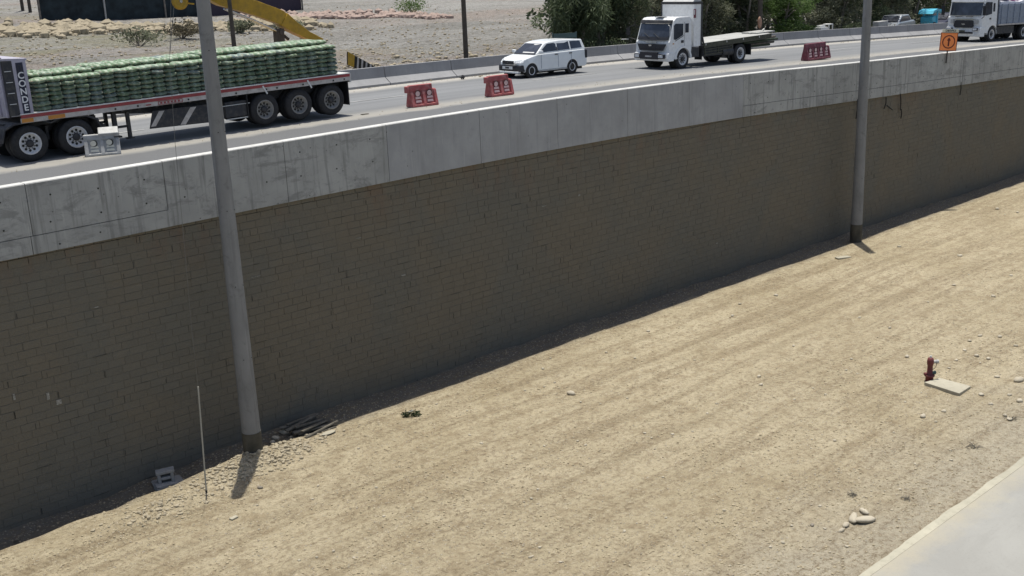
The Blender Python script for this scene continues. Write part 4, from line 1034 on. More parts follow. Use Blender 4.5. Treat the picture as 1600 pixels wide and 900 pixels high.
mb = MB(); mb.box(4.15, 4.22, .12, CW-.12, .30, .58); mb.box(4.14, 4.18, .0+.06, .12, .35, 1.0); mb.build('rear_bumper', M['bumper_black'], car, .02)
mb = MB(); mb.box(.3, 4.0, .2, CW-.2, .16, .3); mb.build('underbody', M['joint'], car)
for y in (.38, 1.3):
    mb = MB(); mb.box(2.0, 2.5, y-.2, y+.2, .98, 1.22); mb.build('seat', M['navy'], car)

# ------------------------------------------------------------------ cab-over trucks
def truck_cab(t, W, mat, parts):
    """cab-over front: nose at x=0, near side y=0"""
    H_ = parts['H']; z0 = parts['z0']; D = parts['D']; zs = parts['sill']; ar, ax = parts['ar'], parts['ax']
    ol = [(.04, z0), (-.0, z0+.25), (.0, zs-.08), (.05, zs), (parts['rake'], H_-.16), (parts['rake']+.16, H_-.03), (parts['rake']+.5, H_), (D-.12, H_), (D, H_-.12), (D, .98)]
    ol += [(ax+ar*math.cos(math.pi*k/8*.999), .50+(ar)*math.sin(math.pi*k/8)) for k in range(0, 9)] + [(ax-ar, z0)]
    def wp(p):
        k = (p.y-W/2)/(W/2); ins = .035*max(0, (p.z-zs)/(H_-zs))
        return Vector((p.x+(.13*abs(k)**4 if p.x < .6 else 0), W/2+(p.y-W/2)*(1-ins), p.z))
    mb = MB(); mb.prism(ol, 'y', 0, W, fn=wp); cb_ = mb.build('cab', mat, t, .05, 3, tri=True)
    def front(pts, name, m_, d, parent=None, bev=0):
        # pts in (y, z), lying on the front face
        mb = MB(); vs = []
        for (y, z) in pts:
            x = .0 if z < zs else parts['rake']*(z-zs)/(H_-.16-zs)
            k = (y-W/2)/(W/2); vs.append((x+.05*(z >= zs)*(1-(z-zs)/(H_-zs))+.13*abs(k)**4-d, y, z))
        n = len(vs); vs += [(a+d+.04, b, c) for a, b, c in vs]
        mb.add(vs, [tuple(range(n)), tuple(range(2*n-1, n-1, -1))]+[(i, (i+1) % n, (i+1) % n+n, i+n) for i in range(n)])
        return mb.build(name, m_, parent or t, bev, tri=True)
    def sd(pts, name, m_, d=.012, parent=None, near=True):
        vs = []
        for (x, z) in pts:
            y = .035*max(0, (z-zs)/(H_-zs))*W/2-d; vs.append((x, y if near else W-y, z))
        n = len(vs); vs += [(a, b+(.02 if near else -.02), c) for a, b, c in vs]
        mb = MB(); mb.add(vs, [tuple(range(n)), tuple(range(2*n-1, n-1, -1))]+[(i, (i+1) % n, (i+1) % n+n, i+n) for i in range(n)])
        return mb.build(name, m_, parent or t, tri=True)
    return cb_, front, sd
# flatbed truck with tall box behind the cab
TW = 2.12
ft = thing('flatbed_truck', 'white cab-over truck with tall box behind the cab and bare flat deck', 'truck', (41.22, 7.30, road_z(42.5, 7.5)-.01), R(-1.6), None, R(.9))
cb_, front, sd = truck_cab(ft, TW, M['truck_white'], dict(H=2.42, z0=.52, D=1.72, sill=1.38, rake=.34, ar=.53, ax=1.12))
def fr(n=7): return [TW*(.05+.9*i/n) for i in range(n+1)]
wpts = [(y, 1.42) for y in fr()]+[(y, 2.14) for y in fr()[::-1]]
wsn = front(wpts, 'windscreen', M['windshield'], .012)
front([(y, 1.40) for y in fr()]+[(y, 1.55) for y in fr()[::-1]], 'wiper_panel', M['bumper_black'], .018)
mb = MB(); mb.tube([(.06, .6, 1.5), (.14, 1.0, 1.72)], .012, 5); mb.tube([(.06, 1.2, 1.5), (.14, 1.6, 1.72)], .012, 5); mb.build('wiper', M['black'], wsn)
front([(y, 2.16) for y in fr()]+[(y, 2.31) for y in fr()[::-1]], 'sun_visor', M['chassis'], .09)
g_ = front([(TW*(.16+.68*i/6), .92) for i in range(7)]+[(TW*(.08+.84*i/6), 1.22) for i in range(6, -1, -1)], 'grille', M['bumper_black'], .02)
mb = MB(); mb.box(-.05, -.015, TW/2-.09, TW/2+.09, 1.12, 1.19); mb.build('grille_badge', M['chrome'], g_)
mb = MB(); mb.box(-.04, -.02, TW*.2, TW*.8, 1.04, 1.06); mb.box(-.04, -.02, TW*.2, TW*.8, .98, 1.0); mb.build('grille_bar', M['chassis'], g_)
front([(TW*.34, 1.275), (TW*.66, 1.275), (TW*.66, 1.325), (TW*.34, 1.325)], 'nose_lettering_strip', M['deck'], .006)
mb = MB(); mb.prism([(-.10, .42), (-.14, .58), (-.10, .80), (.12, .84), (.3, .8), (.3, .42)], 'y', -.02, TW+.02, fn=lambda p: Vector((p.x+.14*abs((p.y-TW/2)/(TW/2))**4, p.y, p.z)))
bp = mb.build('bumper', M['truck_white'], ft, .03, tri=True)
mb = MB(); mb.box(-.155, -.05, .50, TW-.50, .52, .86); mb.build('bumper_intake', M['bumper_black'], bp, .02)
mb = MB(); mb.box(-.175, -.155, TW/2-.2, TW/2+.2, .62, .69); mb.build('number_plate', M['pale_plastic'], bp)
for y in (.12, TW-.50):
    mb = MB(); mb.box(-.15, -.02, y, y+.38, .56, .76); hh = mb.build('headlight', M['bumper_black'], bp, .015)
    mb = MB(); mb.box(-.16, -.12, y+.05, y+.33, .60, .72); mb.build('lens', M['lamp'], hh, .01)
for near in (True, False):
    sd([(.44, 1.42), (.56, 1.40), (1.10, 1.60), (1.12, 2.12), (.58, 2.14), (.46, 2.06)], 'door_window', M['glass'], near=near)
    sd([(1.27, 1.70), (1.50, 1.70), (1.52, 2.12), (1.27, 2.12)], 'quarter_window', M['glass'], near=near)
    sd([(.55, 1.36), (1.16, 1.58), (1.16, 1.56), (.55, 1.33)], 'door_crease', M['chassis'], .006, near=near)
    sd([(.96, 1.24), (1.14, 1.24), (1.14, 1.36), (.96, 1.36)], 'door_handle', M['bumper_black'], near=near)
    sd([(.36, 1.2), (.45, 1.2), (.45, 1.25), (.36, 1.25)], 'side_repeater', M['amber'], near=near)
    sd([(1.205, .98), (1.215, .98), (1.215, 2.2), (1.205, 2.2)], 'door_gap', M['joint'], .006, near=near)
mb = MB(); mb.tube([(.08, TW+.0, 2.1), (-.05, TW+.28, 2.0), (-.08, TW+.30, 1.5), (.1, TW, 1.4)], .02, 6); mb.box(-.10, -.05, TW+.2, TW+.42, 1.6, 1.95); mb.build('mirror', M['black'], ft)
mb = MB(); mb.tube([(-.08, TW+.3, 1.42), (-.1, TW+.75, 1.40)], .022, 6); mb.build('mirror_arm', M['dull_white'], ft)
mb = MB(); mb.tube([(.06, -.0, 2.1), (.0, -.14, 2.05), (.0, -.14, 1.55)], .018, 6); mb.build('mirror_arm', M['dull_white'], ft)
n = 12; o_ = [(1.12+.60*math.cos(math.pi*i/n), .50+.60*math.sin(math.pi*i/n)) for i in range(n+1)]; i_ = [(1.12+.50*math.cos(math.pi*i/n), .50+.50*math.sin(math.pi*i/n)) for i in range(n+1)]
mb = MB(); mb.prism(o_+i_[::-1], 'y', -.03, .12); mb.prism(o_+i_[::-1], 'y', TW-.12, TW+.03); mb.build('mudguard', M['truck_white'], ft, tri=True)
for q in ((.12, .5), (TW-.5, TW-.12)): MB().lathe([(q[0], .5), (q[1], .5)], (1.12, 0, .5), 'y', 18).build('wheel_well', M['joint'], ft)
wheel(ft, 1.12, .02, .48, .48, .25, rim='rim_steel', dish=.04); wheel(ft, 1.12, TW-.02, .48, .48, .25, inward=-1)
wheel(ft, 5.52, .02, .48, .48, .25, dual=True, rim='rim_steel'); wheel(ft, 5.52, TW-.02, .48, .48, .25, inward=-1, dual=True)
mb = MB(); mb.box(1.0, 7.0, .62, .76, .58, .80); mb.box(1.0, 7.0, 1.36, 1.5, .58, .80); mb.box(5.45, 5.6, .3, 1.8, .38, .52); mb.box(1.7, 2.4, .1, 2.0, .5, .95); mb.box(4.2, 4.7, .12, .6, .35, .75); mb.build('chassis', M['chassis'], ft)
# tall box
mb = MB(); mb.box(1.92, 2.42, .03, TW-.03, 1.02, 3.05); bx_ = mb.build('tall_box', M['truck_white'], ft, .01)
mb = MB(); mb.box(1.90, 2.50, .01, TW-.01, 2.98, 3.10); mb.box(2.42, 2.52, .01, .12, 1.0, 3.0); mb.box(2.42, 2.52, TW-.12, TW-.01, 1.0, 3.0); mb.box(1.90, 1.94, TW-.08, TW-.0, 1.0, 3.0); mb.build('box_frame', M['chassis'], bx_)
mb = MB(); mb.box(1.86, 2.0, -.02, .03, 2.35, 2.76); mb.build('lamp_cluster', M['dark_red'], bx_, .01)
mb = MB(); mb.box(1.855, 1.9, -.03, -.02, 2.5, 2.72); mb.build('lamp_face', M['white_trim'], bx_)
mb = MB(); mb.prism([(.0, 3.10), (.6, 3.10), (.6, 3.18), (.1, 3.2)], 'y', .1, TW-.1, M=Matrix.Translation((1.9, 0, 0))); mb.build('box_roof', M['dull_white'], bx_)
mb = MB(); mb.box(.55, .8, .8, 1.3, 2.42, 2.46); mb.lathe([(0, .05), (.05, .03)], (.5, .55, 2.42), 'z', 8); mb.build('roof_hatch', M['pale_plastic'], ft)
# deck rising to the tail
DK = Matrix.Translation((2.62, 0, 1.14)) @ Matrix.Rotation(-R(2.0), 4, 'Y')
mb = MB(); mb.box(0, 5.35, .0, TW+.06, -.04, .0, M=DK); mb.build('deck', M['deck'], ft)
mb = MB(); mb.box(0, 5.35, -.03, .02, -.24, -.01, M=DK); mb.box(0, 5.35, TW+.04, TW+.09, -.17, -.01, M=DK)
for x in np.arange(.3, 4.9, .55): mb.box(x, x+.07, .05, TW, -.14, -.045, M=DK)
for z in (-.30, -.42, -.55): mb.box(.05, 2.2, -.01, .03, z-.04, z, M=DK)
for x in (.08, 1.1, 2.15): mb.box(x, x+.05, .0, .04, -.58, -.1, M=DK)
mb.build('deck_frame', M['olive_frame'], ft)
mb = MB(); mb.prism([(-.03, -.02), (.06, -.02), (-.10, .55), (-.14, .55)], 'y', .0, .05, M=DK); mb.build('deck_stake', M['chassis'], ft)
mb = MB()
for x in (.1, 1.7, 3.0, 4.3): mb.box(x, x+.05, -.045, -.025, -.12, -.03, M=DK)
mb.build('lashing_hook', M['dull_white'], ft)
for q in ((4.55, 4.62, .02, .5, .30, .72), (6.35, 6.38, .02, .55, .35, .9), (2.55, 2.58, .05, .5, .35, .9)): MB().box(*q).build('mud_flap', M['black'], ft)
mb = MB(); mb.box(2.62, 4.95, .04, .30, .50, 1.0); mb.tube([(4.1, .15, .62), (4.9, .15, .62)], .2, 14); mb.build('fuel_tank', M['chassis'], ft)
rp = random.Random(9)
for i in range(7):
    z = -.12-.115*(i % 4)+rp.uniform(-.01, .01); y = .35+.45*(i//4)+.07*(i % 4); L_ = 2.5+rp.uniform(-.3, .3)
    a = ft.matrix_basis @ DK @ Vector((3.6, y, z-.10)); b = ft.matrix_basis @ DK @ Vector((3.6+L_, y-.1, z-.10-.02*i))
    mb = MB(); mb.tube([Vector((0, 0, 0)), b-a], .06, 8)
    o = mb.build('timber_pole', M['dark_green'] if i % 2 else M['plank'], None); o.location = a
    tag(o, 'dark round pole slung under the tail of the flatbed deck', 'pole', 'dark poles sticking out behind the flatbed truck')
a = ft.matrix_basis @ DK @ Vector((4.7, .9, .03)); mb = MB(); mb.tube([Vector((0, 0, 0)), Vector((.9, -.15, .04)), Vector((1.1, -.15, .16))], .05, 6)
o = mb.build('loose_plank', M['deck'], None); o.location = a; tag(o, 'pale bent strip lying across the tail end of the flatbed deck', 'strip')
mb = MB(); mb.box(0, 1.5, -.5, .5, 0, .06); o = mb.build('loose_board', M['deck'], None); o.location = ft.matrix_basis @ DK @ Vector((4.8, .95, .01)); o.rotation_euler = (0, -R(.5), R(-1)); tag(o, 'long pale board overhanging the tail of the flatbed deck', 'board')

# dump truck
dt = thing('tipper_truck', 'large white cab-over truck with blue grey load body at the right edge', 'truck', (70.35, 6.05, road_z(71.6, 6.5)), R(-5), None, R(1.5))
dt.scale = (.95, .95, .95)
W2 = 2.5; TW_ = TW
cb2, front2, sd2 = truck_cab(dt, W2, M['truck_white'], dict(H=2.92, z0=.62, D=1.95, sill=1.72, rake=.22, ar=.6, ax=1.5))
def f2(a, b, z0, z1, n=7): return [(W2*(a+(b-a)*i/n), z0) for i in range(n+1)]+[(W2*(a+(b-a)*i/n), z1) for i in range(n, -1, -1)]
front2(f2(.05, .95, 1.78, 2.62), 'windscreen', M['windshield'], .012)
front2(f2(.03, .97, 2.66, 2.82), 'visor', M['truck_white'], .08)
gr = front2([(W2*.26, .98), (W2*.74, .98), (W2*.79, 1.1), (W2*.76, 1.42), (W2*.72, 1.46), (W2*.28, 1.46), (W2*.24, 1.42), (W2*.21, 1.1)], 'grille', M['bumper_black'], .03)
mb = MB(); mb.prism([(W2/2-.13, 1.17), (W2/2+.09, 1.17), (W2/2+.13, 1.25), (W2/2-.09, 1.25)], 'x', -.05, -.028); mb.build('grille_badge', M['chrome'], gr)
front2(f2(.22, .78, 1.49, 1.55, 5), 'nose_strip', M['lane_edge'], .008)
for (a, b) in ((.10, .20), (.80, .90)): front2(f2(a, b, 1.25, 1.52, 2), 'vent', M['pale_plastic'], .01)
mb = MB(); mb.tube([(-.02, .6, 1.72), (-.02, 1.1, 1.70)], .02, 5); mb.tube([(-.02, 1.4, 1.72), (-.02, 1.9, 1.70)], .02, 5); mb.build('wiper', M['black'], dt)
mb = MB(); mb.prism([(-.12, .40), (-.16, .6), (-.12, 1.0), (.1, 1.05), (.35, 1.0), (.35, .4)], 'y', -.02, W2+.02, fn=lambda p: Vector((p.x+.16*abs((p.y-W2/2)/(W2/2))**4, p.y, p.z)))
bp2 = mb.build('bumper', M['truck_white'], dt, .03, tri=True)
mb = MB(); mb.box(-.185, -.14, .45, W2-.45, .60, .72); mb.build('bumper_intake', M['bumper_black'], bp2)
mb = MB(); mb.box(-.19, -.14, W2/2-.22, W2/2+.22, .70, .82); mb.build('number_plate', M['olive_frame'], bp2)
for y in (.14, W2-.52):
    mb = MB(); mb.box(-.17, -.05, y, y+.38, .80, .98); hh = mb.build('headlight', M['bumper_black'], bp2, .02)
    mb = MB(); mb.box(-.185, -.15, y+.04, y+.34, .83, .95); mb.build('lens', M['lamp'], hh)
    mb = MB(); mb.lathe([(0, .07), (.04, .07)], (-.16, y+.19, .56), 'x', 10); mb.build('fog_lamp', M['lamp'], bp2)
for near in (True, False):
    sd2([(.36, 1.80), (.5, 1.76), (1.25, 1.86), (1.25, 2.62), (.52, 2.64), (.38, 2.5)], 'door_window', M['glass'], near=near)
    sd2([(1.02, 1.5), (1.2, 1.5), (1.2, 1.6), (1.02, 1.6)], 'door_handle', M['bumper_black'], near=near)
    sd2([(1.40, 2.0), (1.62, 2.0), (1.62, 2.55), (1.40, 2.55)], 'quarter_window', M['glass'], near=near)
mb = MB(); mb.tube([(.05, -.0, 2.6), (-.12, -.22, 2.5), (-.12, -.24, 1.7), (.0, -.02, 1.6)], .025, 6); mb.box(-.16, -.10, -.36, -.14, 1.8, 2.4); mb.build('mirror', M['black'], dt)
mb = MB(); mb.tube([(.05, W2, 2.6), (-.12, W2+.22, 2.5), (-.12, W2+.24, 1.7), (.0, W2+.02, 1.6)], .025, 6); mb.box(-.16, -.10, W2+.14, W2+.36, 1.8, 2.4); mb.build('mirror', M['black'], dt)
for x, dl in ((1.5, False), (5.6, True), (6.95, True)):
    wheel(dt, x, .02, .52, .52, .28, dual=dl); wheel(dt, x, W2-.02, .52, .52, .28, inward=-1, dual=dl)
for q in ((.13, .6), (W2-.6, W2-.13)): MB().lathe([(q[0], .56), (q[1], .56)], (1.5, 0, .52), 'y', 18).build('wheel_well', M['joint'], dt)
mb = MB(); mb.box(1.2, 8.2, .75, .95, .75, 1.05); mb.box(1.2, 8.2, 1.55, 1.75, .75, 1.05); mb.box(2.2, 4.4, .1, .7, .5, 1.0); mb.box(2.4, 4.0, 1.8, 2.4, .5, 1.0); mb.build('chassis', M['chassis'], dt)
mb = MB(); mb.box(2.15, 8.4, .0, .06, 1.15, 2.45); mb.box(2.15, 8.4, W2-.06, W2, 1.15, 2.45); mb.box(2.15, 2.21, .06, W2-.06, 1.15, 3.05); mb.box(2.15, 8.4, .06, W2-.06, 1.08, 1.16)
mb.build('load_body', M['bluegrey'], dt, .01)
mb = MB()
for x in np.arange(2.4, 8.4, .8): mb.box(x, x+.09, -.05, .0, 1.1, 2.48)
for z in (1.5, 1.9, 2.3): mb.box(2.15, 8.4, -.03, .0, z, z+.05)
mb.build('body_rib', M['bluegrey'], dt)
mb = MB(); mb.box(2.15, 8.4, -.06, .02, 1.06, 1.16); mb.build('body_sill', M['cream'], dt)
mb = MB(); mb.tube([(2.02, .12, 1.0), (2.02, .12, 3.1)], .09, 10); mb.build('air_snorkel', M['black'], dt)
bm = bmesh.new(); bmesh.ops.create_cube(bm, size=2); bmesh.ops.subdivide_edges(bm, edges=bm.edges[:], cuts=10, use_grid_fill=True)
for v in bm.verts:
    c = v.co; n_ = .12*noise.noise(c*2.2)+.05*noise.noise(c*6); v.co = Vector((c.x*2.7, c.y*1.1, c.z*.34+(n_ if c.z > 0 else 0)))
me = bpy.data.meshes.new('load_cover'); bm.to_mesh(me); bm.free(); me.materials.append(M['pale_tarp'])
o = bpy.data.objects.new('load_cover', me); COL.objects.link(o); o.matrix_world = dt.matrix_basis @ Matrix.Translation((5.2, 1.25, 2.28)); tag(o, 'crumpled pale sheet covering the load on the truck at the right edge', 'tarpaulin')
mb = MB(); mb.lathe([(-.25, .32), (-.1, .44), (.12, .42), (.26, .22)], (0, 0, 0), 'z', 12)
for i, (x, y, m_, lab) in enumerate(((3.3, .45, 'purple', 'dark purple bundle on top of the pale load sheet'), (4.3, .5, 'pink', 'bright pink bundle on top of the pale load sheet'), (5.6, .6, 'pink', 'second pink bundle farther back on the load sheet'))):
    o = MB().lathe([(-.25, .32), (-.1, .44), (.12, .42), (.26, .22)], (0, 0, 0), 'z', 12).build('bundle', M[m_], None); o.scale = (1.5, 1.1, .8); o.location = dt.matrix_basis @ Vector((x, y+.2, 2.85)); tag(o, lab, 'bundle')

# ------------------------------------------------------------------ yellow crane behind the barrier
def T17(u, v, t=17.0): return at_y(u, v, t)
cr = thing('yellow_crane', 'yellow crane boom with head sheave reaching up left behind the sack load', 'crane', (28.6, 17.0, terr(28.6, 17)))
base = Vector(cr.location)
def boxbeam(mb, pts, hs, w_, mi=0):
    # side outline beam in the xz plane
    up, dn = [], []
    for i, (p, h) in enumerate(zip(pts, hs)):
        a, b = pts[max(i-1, 0)], pts[min(i+1, len(pts)-1)]; d = (b-a).normalized(); nrm = Vector((-d.z, 0, d.x)); nrm = nrm if nrm.z > 0 else -nrm
        up.append(p+nrm*h/2); dn.append(p-nrm*h/2)
    ol = [(q.x, q.z) for q in up]+[(q.x, q.z) for q in dn[::-1]]
    mb.prism(ol, 'y', -w_/2, w_/2, mi)
P_ = lambda u, v, t=17.0: T17(u, v, t)-base
fx = lambda v: Vector((v.x, 0, v.z))
mb = MB(); boxbeam(mb, [fx(P_(300, -22)), fx(P_(342, -2)), fx(P_(395, 12)), fx(P_(436, 27)), fx(P_(450, 38))], [.42, .55, .62, .62, .55], .42); bo = mb.build('boom', M['yellow'], cr, .015, tri=True)
mb = MB(); boxbeam(mb, [fx(P_(440, 30)), fx(P_(456, 42)), fx(P_(478, 55)), fx(P_(500, 64))], [.62, .50, .34, .22], .5); mb.build('boom_foot', M['yellow'], cr, .015, tri=True)
mb = MB(); mb.box(-3.6, -1.0, -1.0, 1.0, .3, .95); mb.box(-1.0, .0, -.6, .6, .3, .8); mb.build('crane_base', M['yellow'], cr, .03)
mb = MB()
for dy in (-.12, .12):
    mb.tube([fx(P_(352, 14))+Vector((0, dy, 0)), fx(P_(396, 32))+Vector((0, dy, 0)), fx(P_(432, 49))+Vector((0, dy, 0))], .04, 8)
mb.build('hydraulic_rod', M['chrome'], cr)
mb = MB(); a = fx(P_(436, 50)); mb.box(a.x-.2, a.x+.15, -.2, .2, a.z-.45, a.z+.15); mb.tube([a+Vector((0, -.25, 0)), a+Vector((0, .25, 0))], .12, 10); mb.tube([a, a+Vector((.45, 0, -.35))], .07, 8); mb.build('pivot_bracket', M['wood_pole'], cr, .02)
mb = MB(); c = fx(P_(281, 2)); mb.lathe([(-.09, .28), (-.06, .34), (0, .29), (.06, .34), (.09, .28)], c, 'y', 24); sh = mb.build('head_sheave', M['yellow'], cr)
mb = MB(); mb.lathe([(-.12, .07), (.12, .07)], c, 'y', 10); mb.build('sheave_pin', M['chrome'], sh)
mb = MB(); mb.tube([fx(P_(293, 5)), fx(P_(303, 6))], .04, 6); boxbeam(mb, [fx(P_(270, -26)), fx(P_(283, -8)), fx(P_(330, -22))], [.3, .3, .4], .3); mb.build('jib_link', M['yellow'], cr)
mb = MB(); mb.tube([fx(P_(272, 8)), fx(P_(268, 55)), fx(P_(264, 100))], .012, 5); mb.build('hoist_rope', M['wire'], cr)
a, b, c_, d_ = (P_(528, 80, 17.2), P_(580, 108, 17.2), P_(580, 122, 17.2), P_(528, 100, 17.2))
mb = MB(); mb.prism([(a.x, a.z), (b.x, b.z), (c_.x, c_.z), (d_.x, d_.z)], 'y', -.6, -.52); hz = mb.build('outrigger_panel', M['joint'], cr)
mb = MB()
for k in range(6):
    f0 = .28+k*.125; f1 = f0+.05
    p0, p1 = a.lerp(b, f0), a.lerp(b, f1); q0, q1 = d_.lerp(c_, f0-.02), d_.lerp(c_, f1-.02)
    mb.prism([(p0.x, p0.z), (p1.x, p1.z), (q1.x, q1.z), (q0.x, q0.z)], 'y', -.612, -.604)
mb.build('warning_stripe', M['cream'], hz)
mb = MB(); p0, p1 = a, a.lerp(b, .20); q0, q1 = d_, d_.lerp(c_, .18); mb.prism([(p0.x, p0.z), (p1.x, p1.z), (q1.x, q1.z), (q0.x, q0.z)], 'y', -.613, -.603); mb.build('yellow_end', M['yellow'], hz)

# ------------------------------------------------------------------ utility poles and things beyond the barrier
def upole(u, v, t, r, H_, label, box=False, m_='wood_pole'):
    p = at_y(u, v, t); zb = terr(p.x, t)
    o = thing('utility_pole', label, 'pole', (p.x, t, zb))
    mb = MB(); mb.lathe([(-.3, r), (H_*.5, r*.85), (H_, r*.7)], (0, 0, 0), 'z', 14); mb.build('pole_shaft', M[m_], o)
    mb = MB(); mb.box(-.9, .9, -.05, .05, H_-.8, H_-.68); mb.build('crossarm', M[m_], o)
    if box: mb = MB(); mb.box(.1, .34, -.15, .15, box, box+1.1); mb.build('meter_box', M['black'], o)
    return o
upole(728, 84, 15.8, .13, 9, 'dark pole behind the barrier left of the white car')
upole(868, 56, 18, .14, 9, 'dark pole with small meter box behind the white car', box=1.55)
upole(366, 74, 16.2, .11, 5.1, 'short dark post under the yellow crane boom')
upole(1187, 48, 15.6, .16, 9, 'brown pole with a tan tube hung on it, behind the flatbed deck')
for (u, v, lab) in ((112/3, 27, 'leftmost thin far pole in the field beside the dark netting'), (146/3, 27, 'thin far pole nearest the left end of the dark netting')):
    p = at_z(u, v, RZ+1.2); o = thing('utility_pole', lab, 'pole', (p.x, p.y, terr(p.x, p.y))); MB().lathe([(-.3, .2), (12, .15)], (0, 0, 0), 'z', 8).build('pole_shaft', M['wood_pole'], o)
p = at_y(1187, 35, 15.3); mb = MB(); mb.lathe([(-.1, .16), (-.02, .2), (.08, .17), (.1, .09), (-.08, .08)], (0, 0, 0), 'y', 16); o = mb.build('hanging_tyre', M['tan'], None); o.scale = (.8, .8, 1.9); o.location = p; tag(o, 'tan oval ring hanging on the brown pole above the flatbed tail', 'ring')
p = at_y(883, 58, 14.9); mb = MB(); mb.box(-.62, .62, -.02, .02, -.05, .20); mb.box(-.7, -.64, .02, .06, -1.6, .25); mb.box(.6, .66, .02, .06, -1.6, .25); o = mb.build('board', M['teal'], None); o.location = p; o.rotation_euler = (0, 0, R(-25)); tag(o, 'small dark green board just above the roof of the white car', 'board')
# dark netting fence
A_, B_ = at_z(62, 27.5, RZ+1.6), at_z(315, 12, RZ+1.6)
C_ = at_z(470, 2, RZ+1.6)
nf = thing('netting_fence', 'tall fence covered in dark netting far across the field at upper left', 'fence', (A_.x, A_.y, 0))
def fence_run(P0, P1, H_, m_, nm):
    d = P1-P0; n_ = max(3, int(d.length/2.2)); mb = MB(); pr = []
    for i in range(n_+1):
        q = P0+d*i/n_-Vector((A_.x, A_.y, 0)); q.z = terr(P0.x+d.x*i/n_, P0.y+d.y*i/n_)
        off = .10*noise.noise(Vector((i*.7, 0, 0))); pr.append((q, off))
    nr = Vector((-d.y, d.x, 0)).normalized()
    for (q0, o0), (q1, o1) in zip(pr[:-1], pr[1:]):
        a, b = q0+nr*o0, q1+nr*o1
        mb.add([a+Vector((0, 0, -.4)), b+Vector((0, 0, -.4)), b+Vector((0, 0, H_)), a+Vector((0, 0, H_)), a+nr*.1+Vector((0, 0, -.4)), b+nr*.1+Vector((0, 0, -.4)), b+nr*.1+Vector((0, 0, H_)), a+nr*.1+Vector((0, 0, H_))], [(0,1,2,3), (4,5,6,7), (0,1,5,4), (3,2,6,7)])
    mb.build(nm, m_, nf)
    for i in range(0, n_+1, 3):
        q, o0 = pr[i]; mb = MB(); mb.lathe([(-.3, .10), (H_+.1, .10)], q-nr*.2, 'z', 8); mb.build('fence_post', M['pale_plastic'] if (i//3) % 3 == 1 else M['bark'], nf)
fence_run(A_, B_, 5.5, M['netting'], 'netting'); fence_run(B_, C_, 5.0, M['purple'], 'sheet')
# stone embankment below it: boulders one can tell apart only as a band
def pos_band():
    f = rnd.uniform(-.35, 1.75); a = at_z(62, 42, RZ+1.2); b = at_z(315, 27, RZ+1.2); q = a.lerp(b, f)
    n_ = Vector((-(b-a).y, (b-a).x, 0)).normalized(); q = q+n_*rnd.gauss(0, 2.2); return (q.x, q.y, terr(q.x, q.y))
gravel('embankment_rocks', 1500, pos_band, lambda: .18+.5*rnd.random()**2, M['rubble'], 'band of broken pale rocks below the dark netting fence')
def pos_band2():
    a = at_z(450, 17, RZ+1.2); b = at_z(690, 3, RZ+1.2); q = a.lerp(b, rnd.uniform(-.1, 1.1)); n_ = Vector((-(b-a).y, (b-a).x, 0)).normalized(); q = q+n_*(abs(rnd.gauss(0, 5))); return (q.x, q.y, terr(q.x, q.y))
gravel('pinkish_rocks', 900, pos_band2, lambda: .15+.45*rnd.random()**2, mat_stone('pink_stone', (.28, .19, .16), (.42, .33, .28)), 'band of reddish broken rocks far across the field')
def pos_field():
    u, v = rnd.uniform(-20, 900), rnd.uniform(8, 125); p = at_z(u, v, RZ); 
    return (p.x, p.y, terr(p.x, p.y)) if 14.6 < p.y < 130 and p.x < 130 else None
gravel('field_stones', 6500, pos_field, lambda: .03+.12*rnd.random()**3, M['rubble'], 'stones and clods strewn over the grey dry field')
def pos_bank():
    x = rnd.uniform(24, 46); y = 14.6+abs(rnd.gauss(0, 2.2)); return (x, y, terr(x, y))
gravel('bank_rubble', 2600, pos_bank, lambda: .04+.13*rnd.random()**2, M['rubble'], 'rubble on the low bank right behind the concrete barrier')

# ------------------------------------------------------------------ vegetation
def foliage(name, mat, seed, blobs, n, size, droop=0.0, parent=None, hang=0):
    r = random.Random(seed); vs = []; fs = []; tn = []
    for k in range(n):
        c, R_ = r.choice(blobs)
        while True:
            q = Vector((r.uniform(-1, 1), r.uniform(-1, 1), r.uniform(-1, 1)))
            if .25 < q.length < 1: break
        q = q.normalized()*(q.length**.6)
        p = Vector(c)+Vector((q.x*R_[0], q.y*R_[1], q.z*R_[2]))
        if noise.noise(p*1.1+Vector((seed, 0, 0))) < -.30: continue
        if hang: p.z -= hang*r.random()**1.5
        tone = min(1, max(0, .42+.30*noise.noise(p*.9+Vector((0, seed, 0)))*2+r.gauss(0, .16)))
        a = Vector((r.gauss(0, 1), r.gauss(0, 1), r.gauss(0, .6)-droop)).normalized(); b = a.cross(Vector((r.gauss(0, 1), r.gauss(0, 1), r.gauss(0, 1)))).normalized()
        s_ = size*r.uniform(.6, 1.4); l = s_*(1+droop*.8); w_ = s_*(.5 if droop == 0 else .28)
        i = len(vs); vs += [p-b*w_*.2, p+a*l*.5+b*w_*.5, p+a*l, p+a*l*.5-b*w_*.5]; fs.append((i, i+1, i+2, i+3)); tn.append(tone)
    me = bpy.data.meshes.new(name); me.from_pydata([tuple(v) for v in vs], [], fs); me.materials.append(mat)
    at = me.attributes.new('tone', 'FLOAT', 'FACE'); at.data.foreach_set('value', tn)
    o = bpy.data.objects.new(name, me); COL.objects.link(o); o.parent = parent; return o
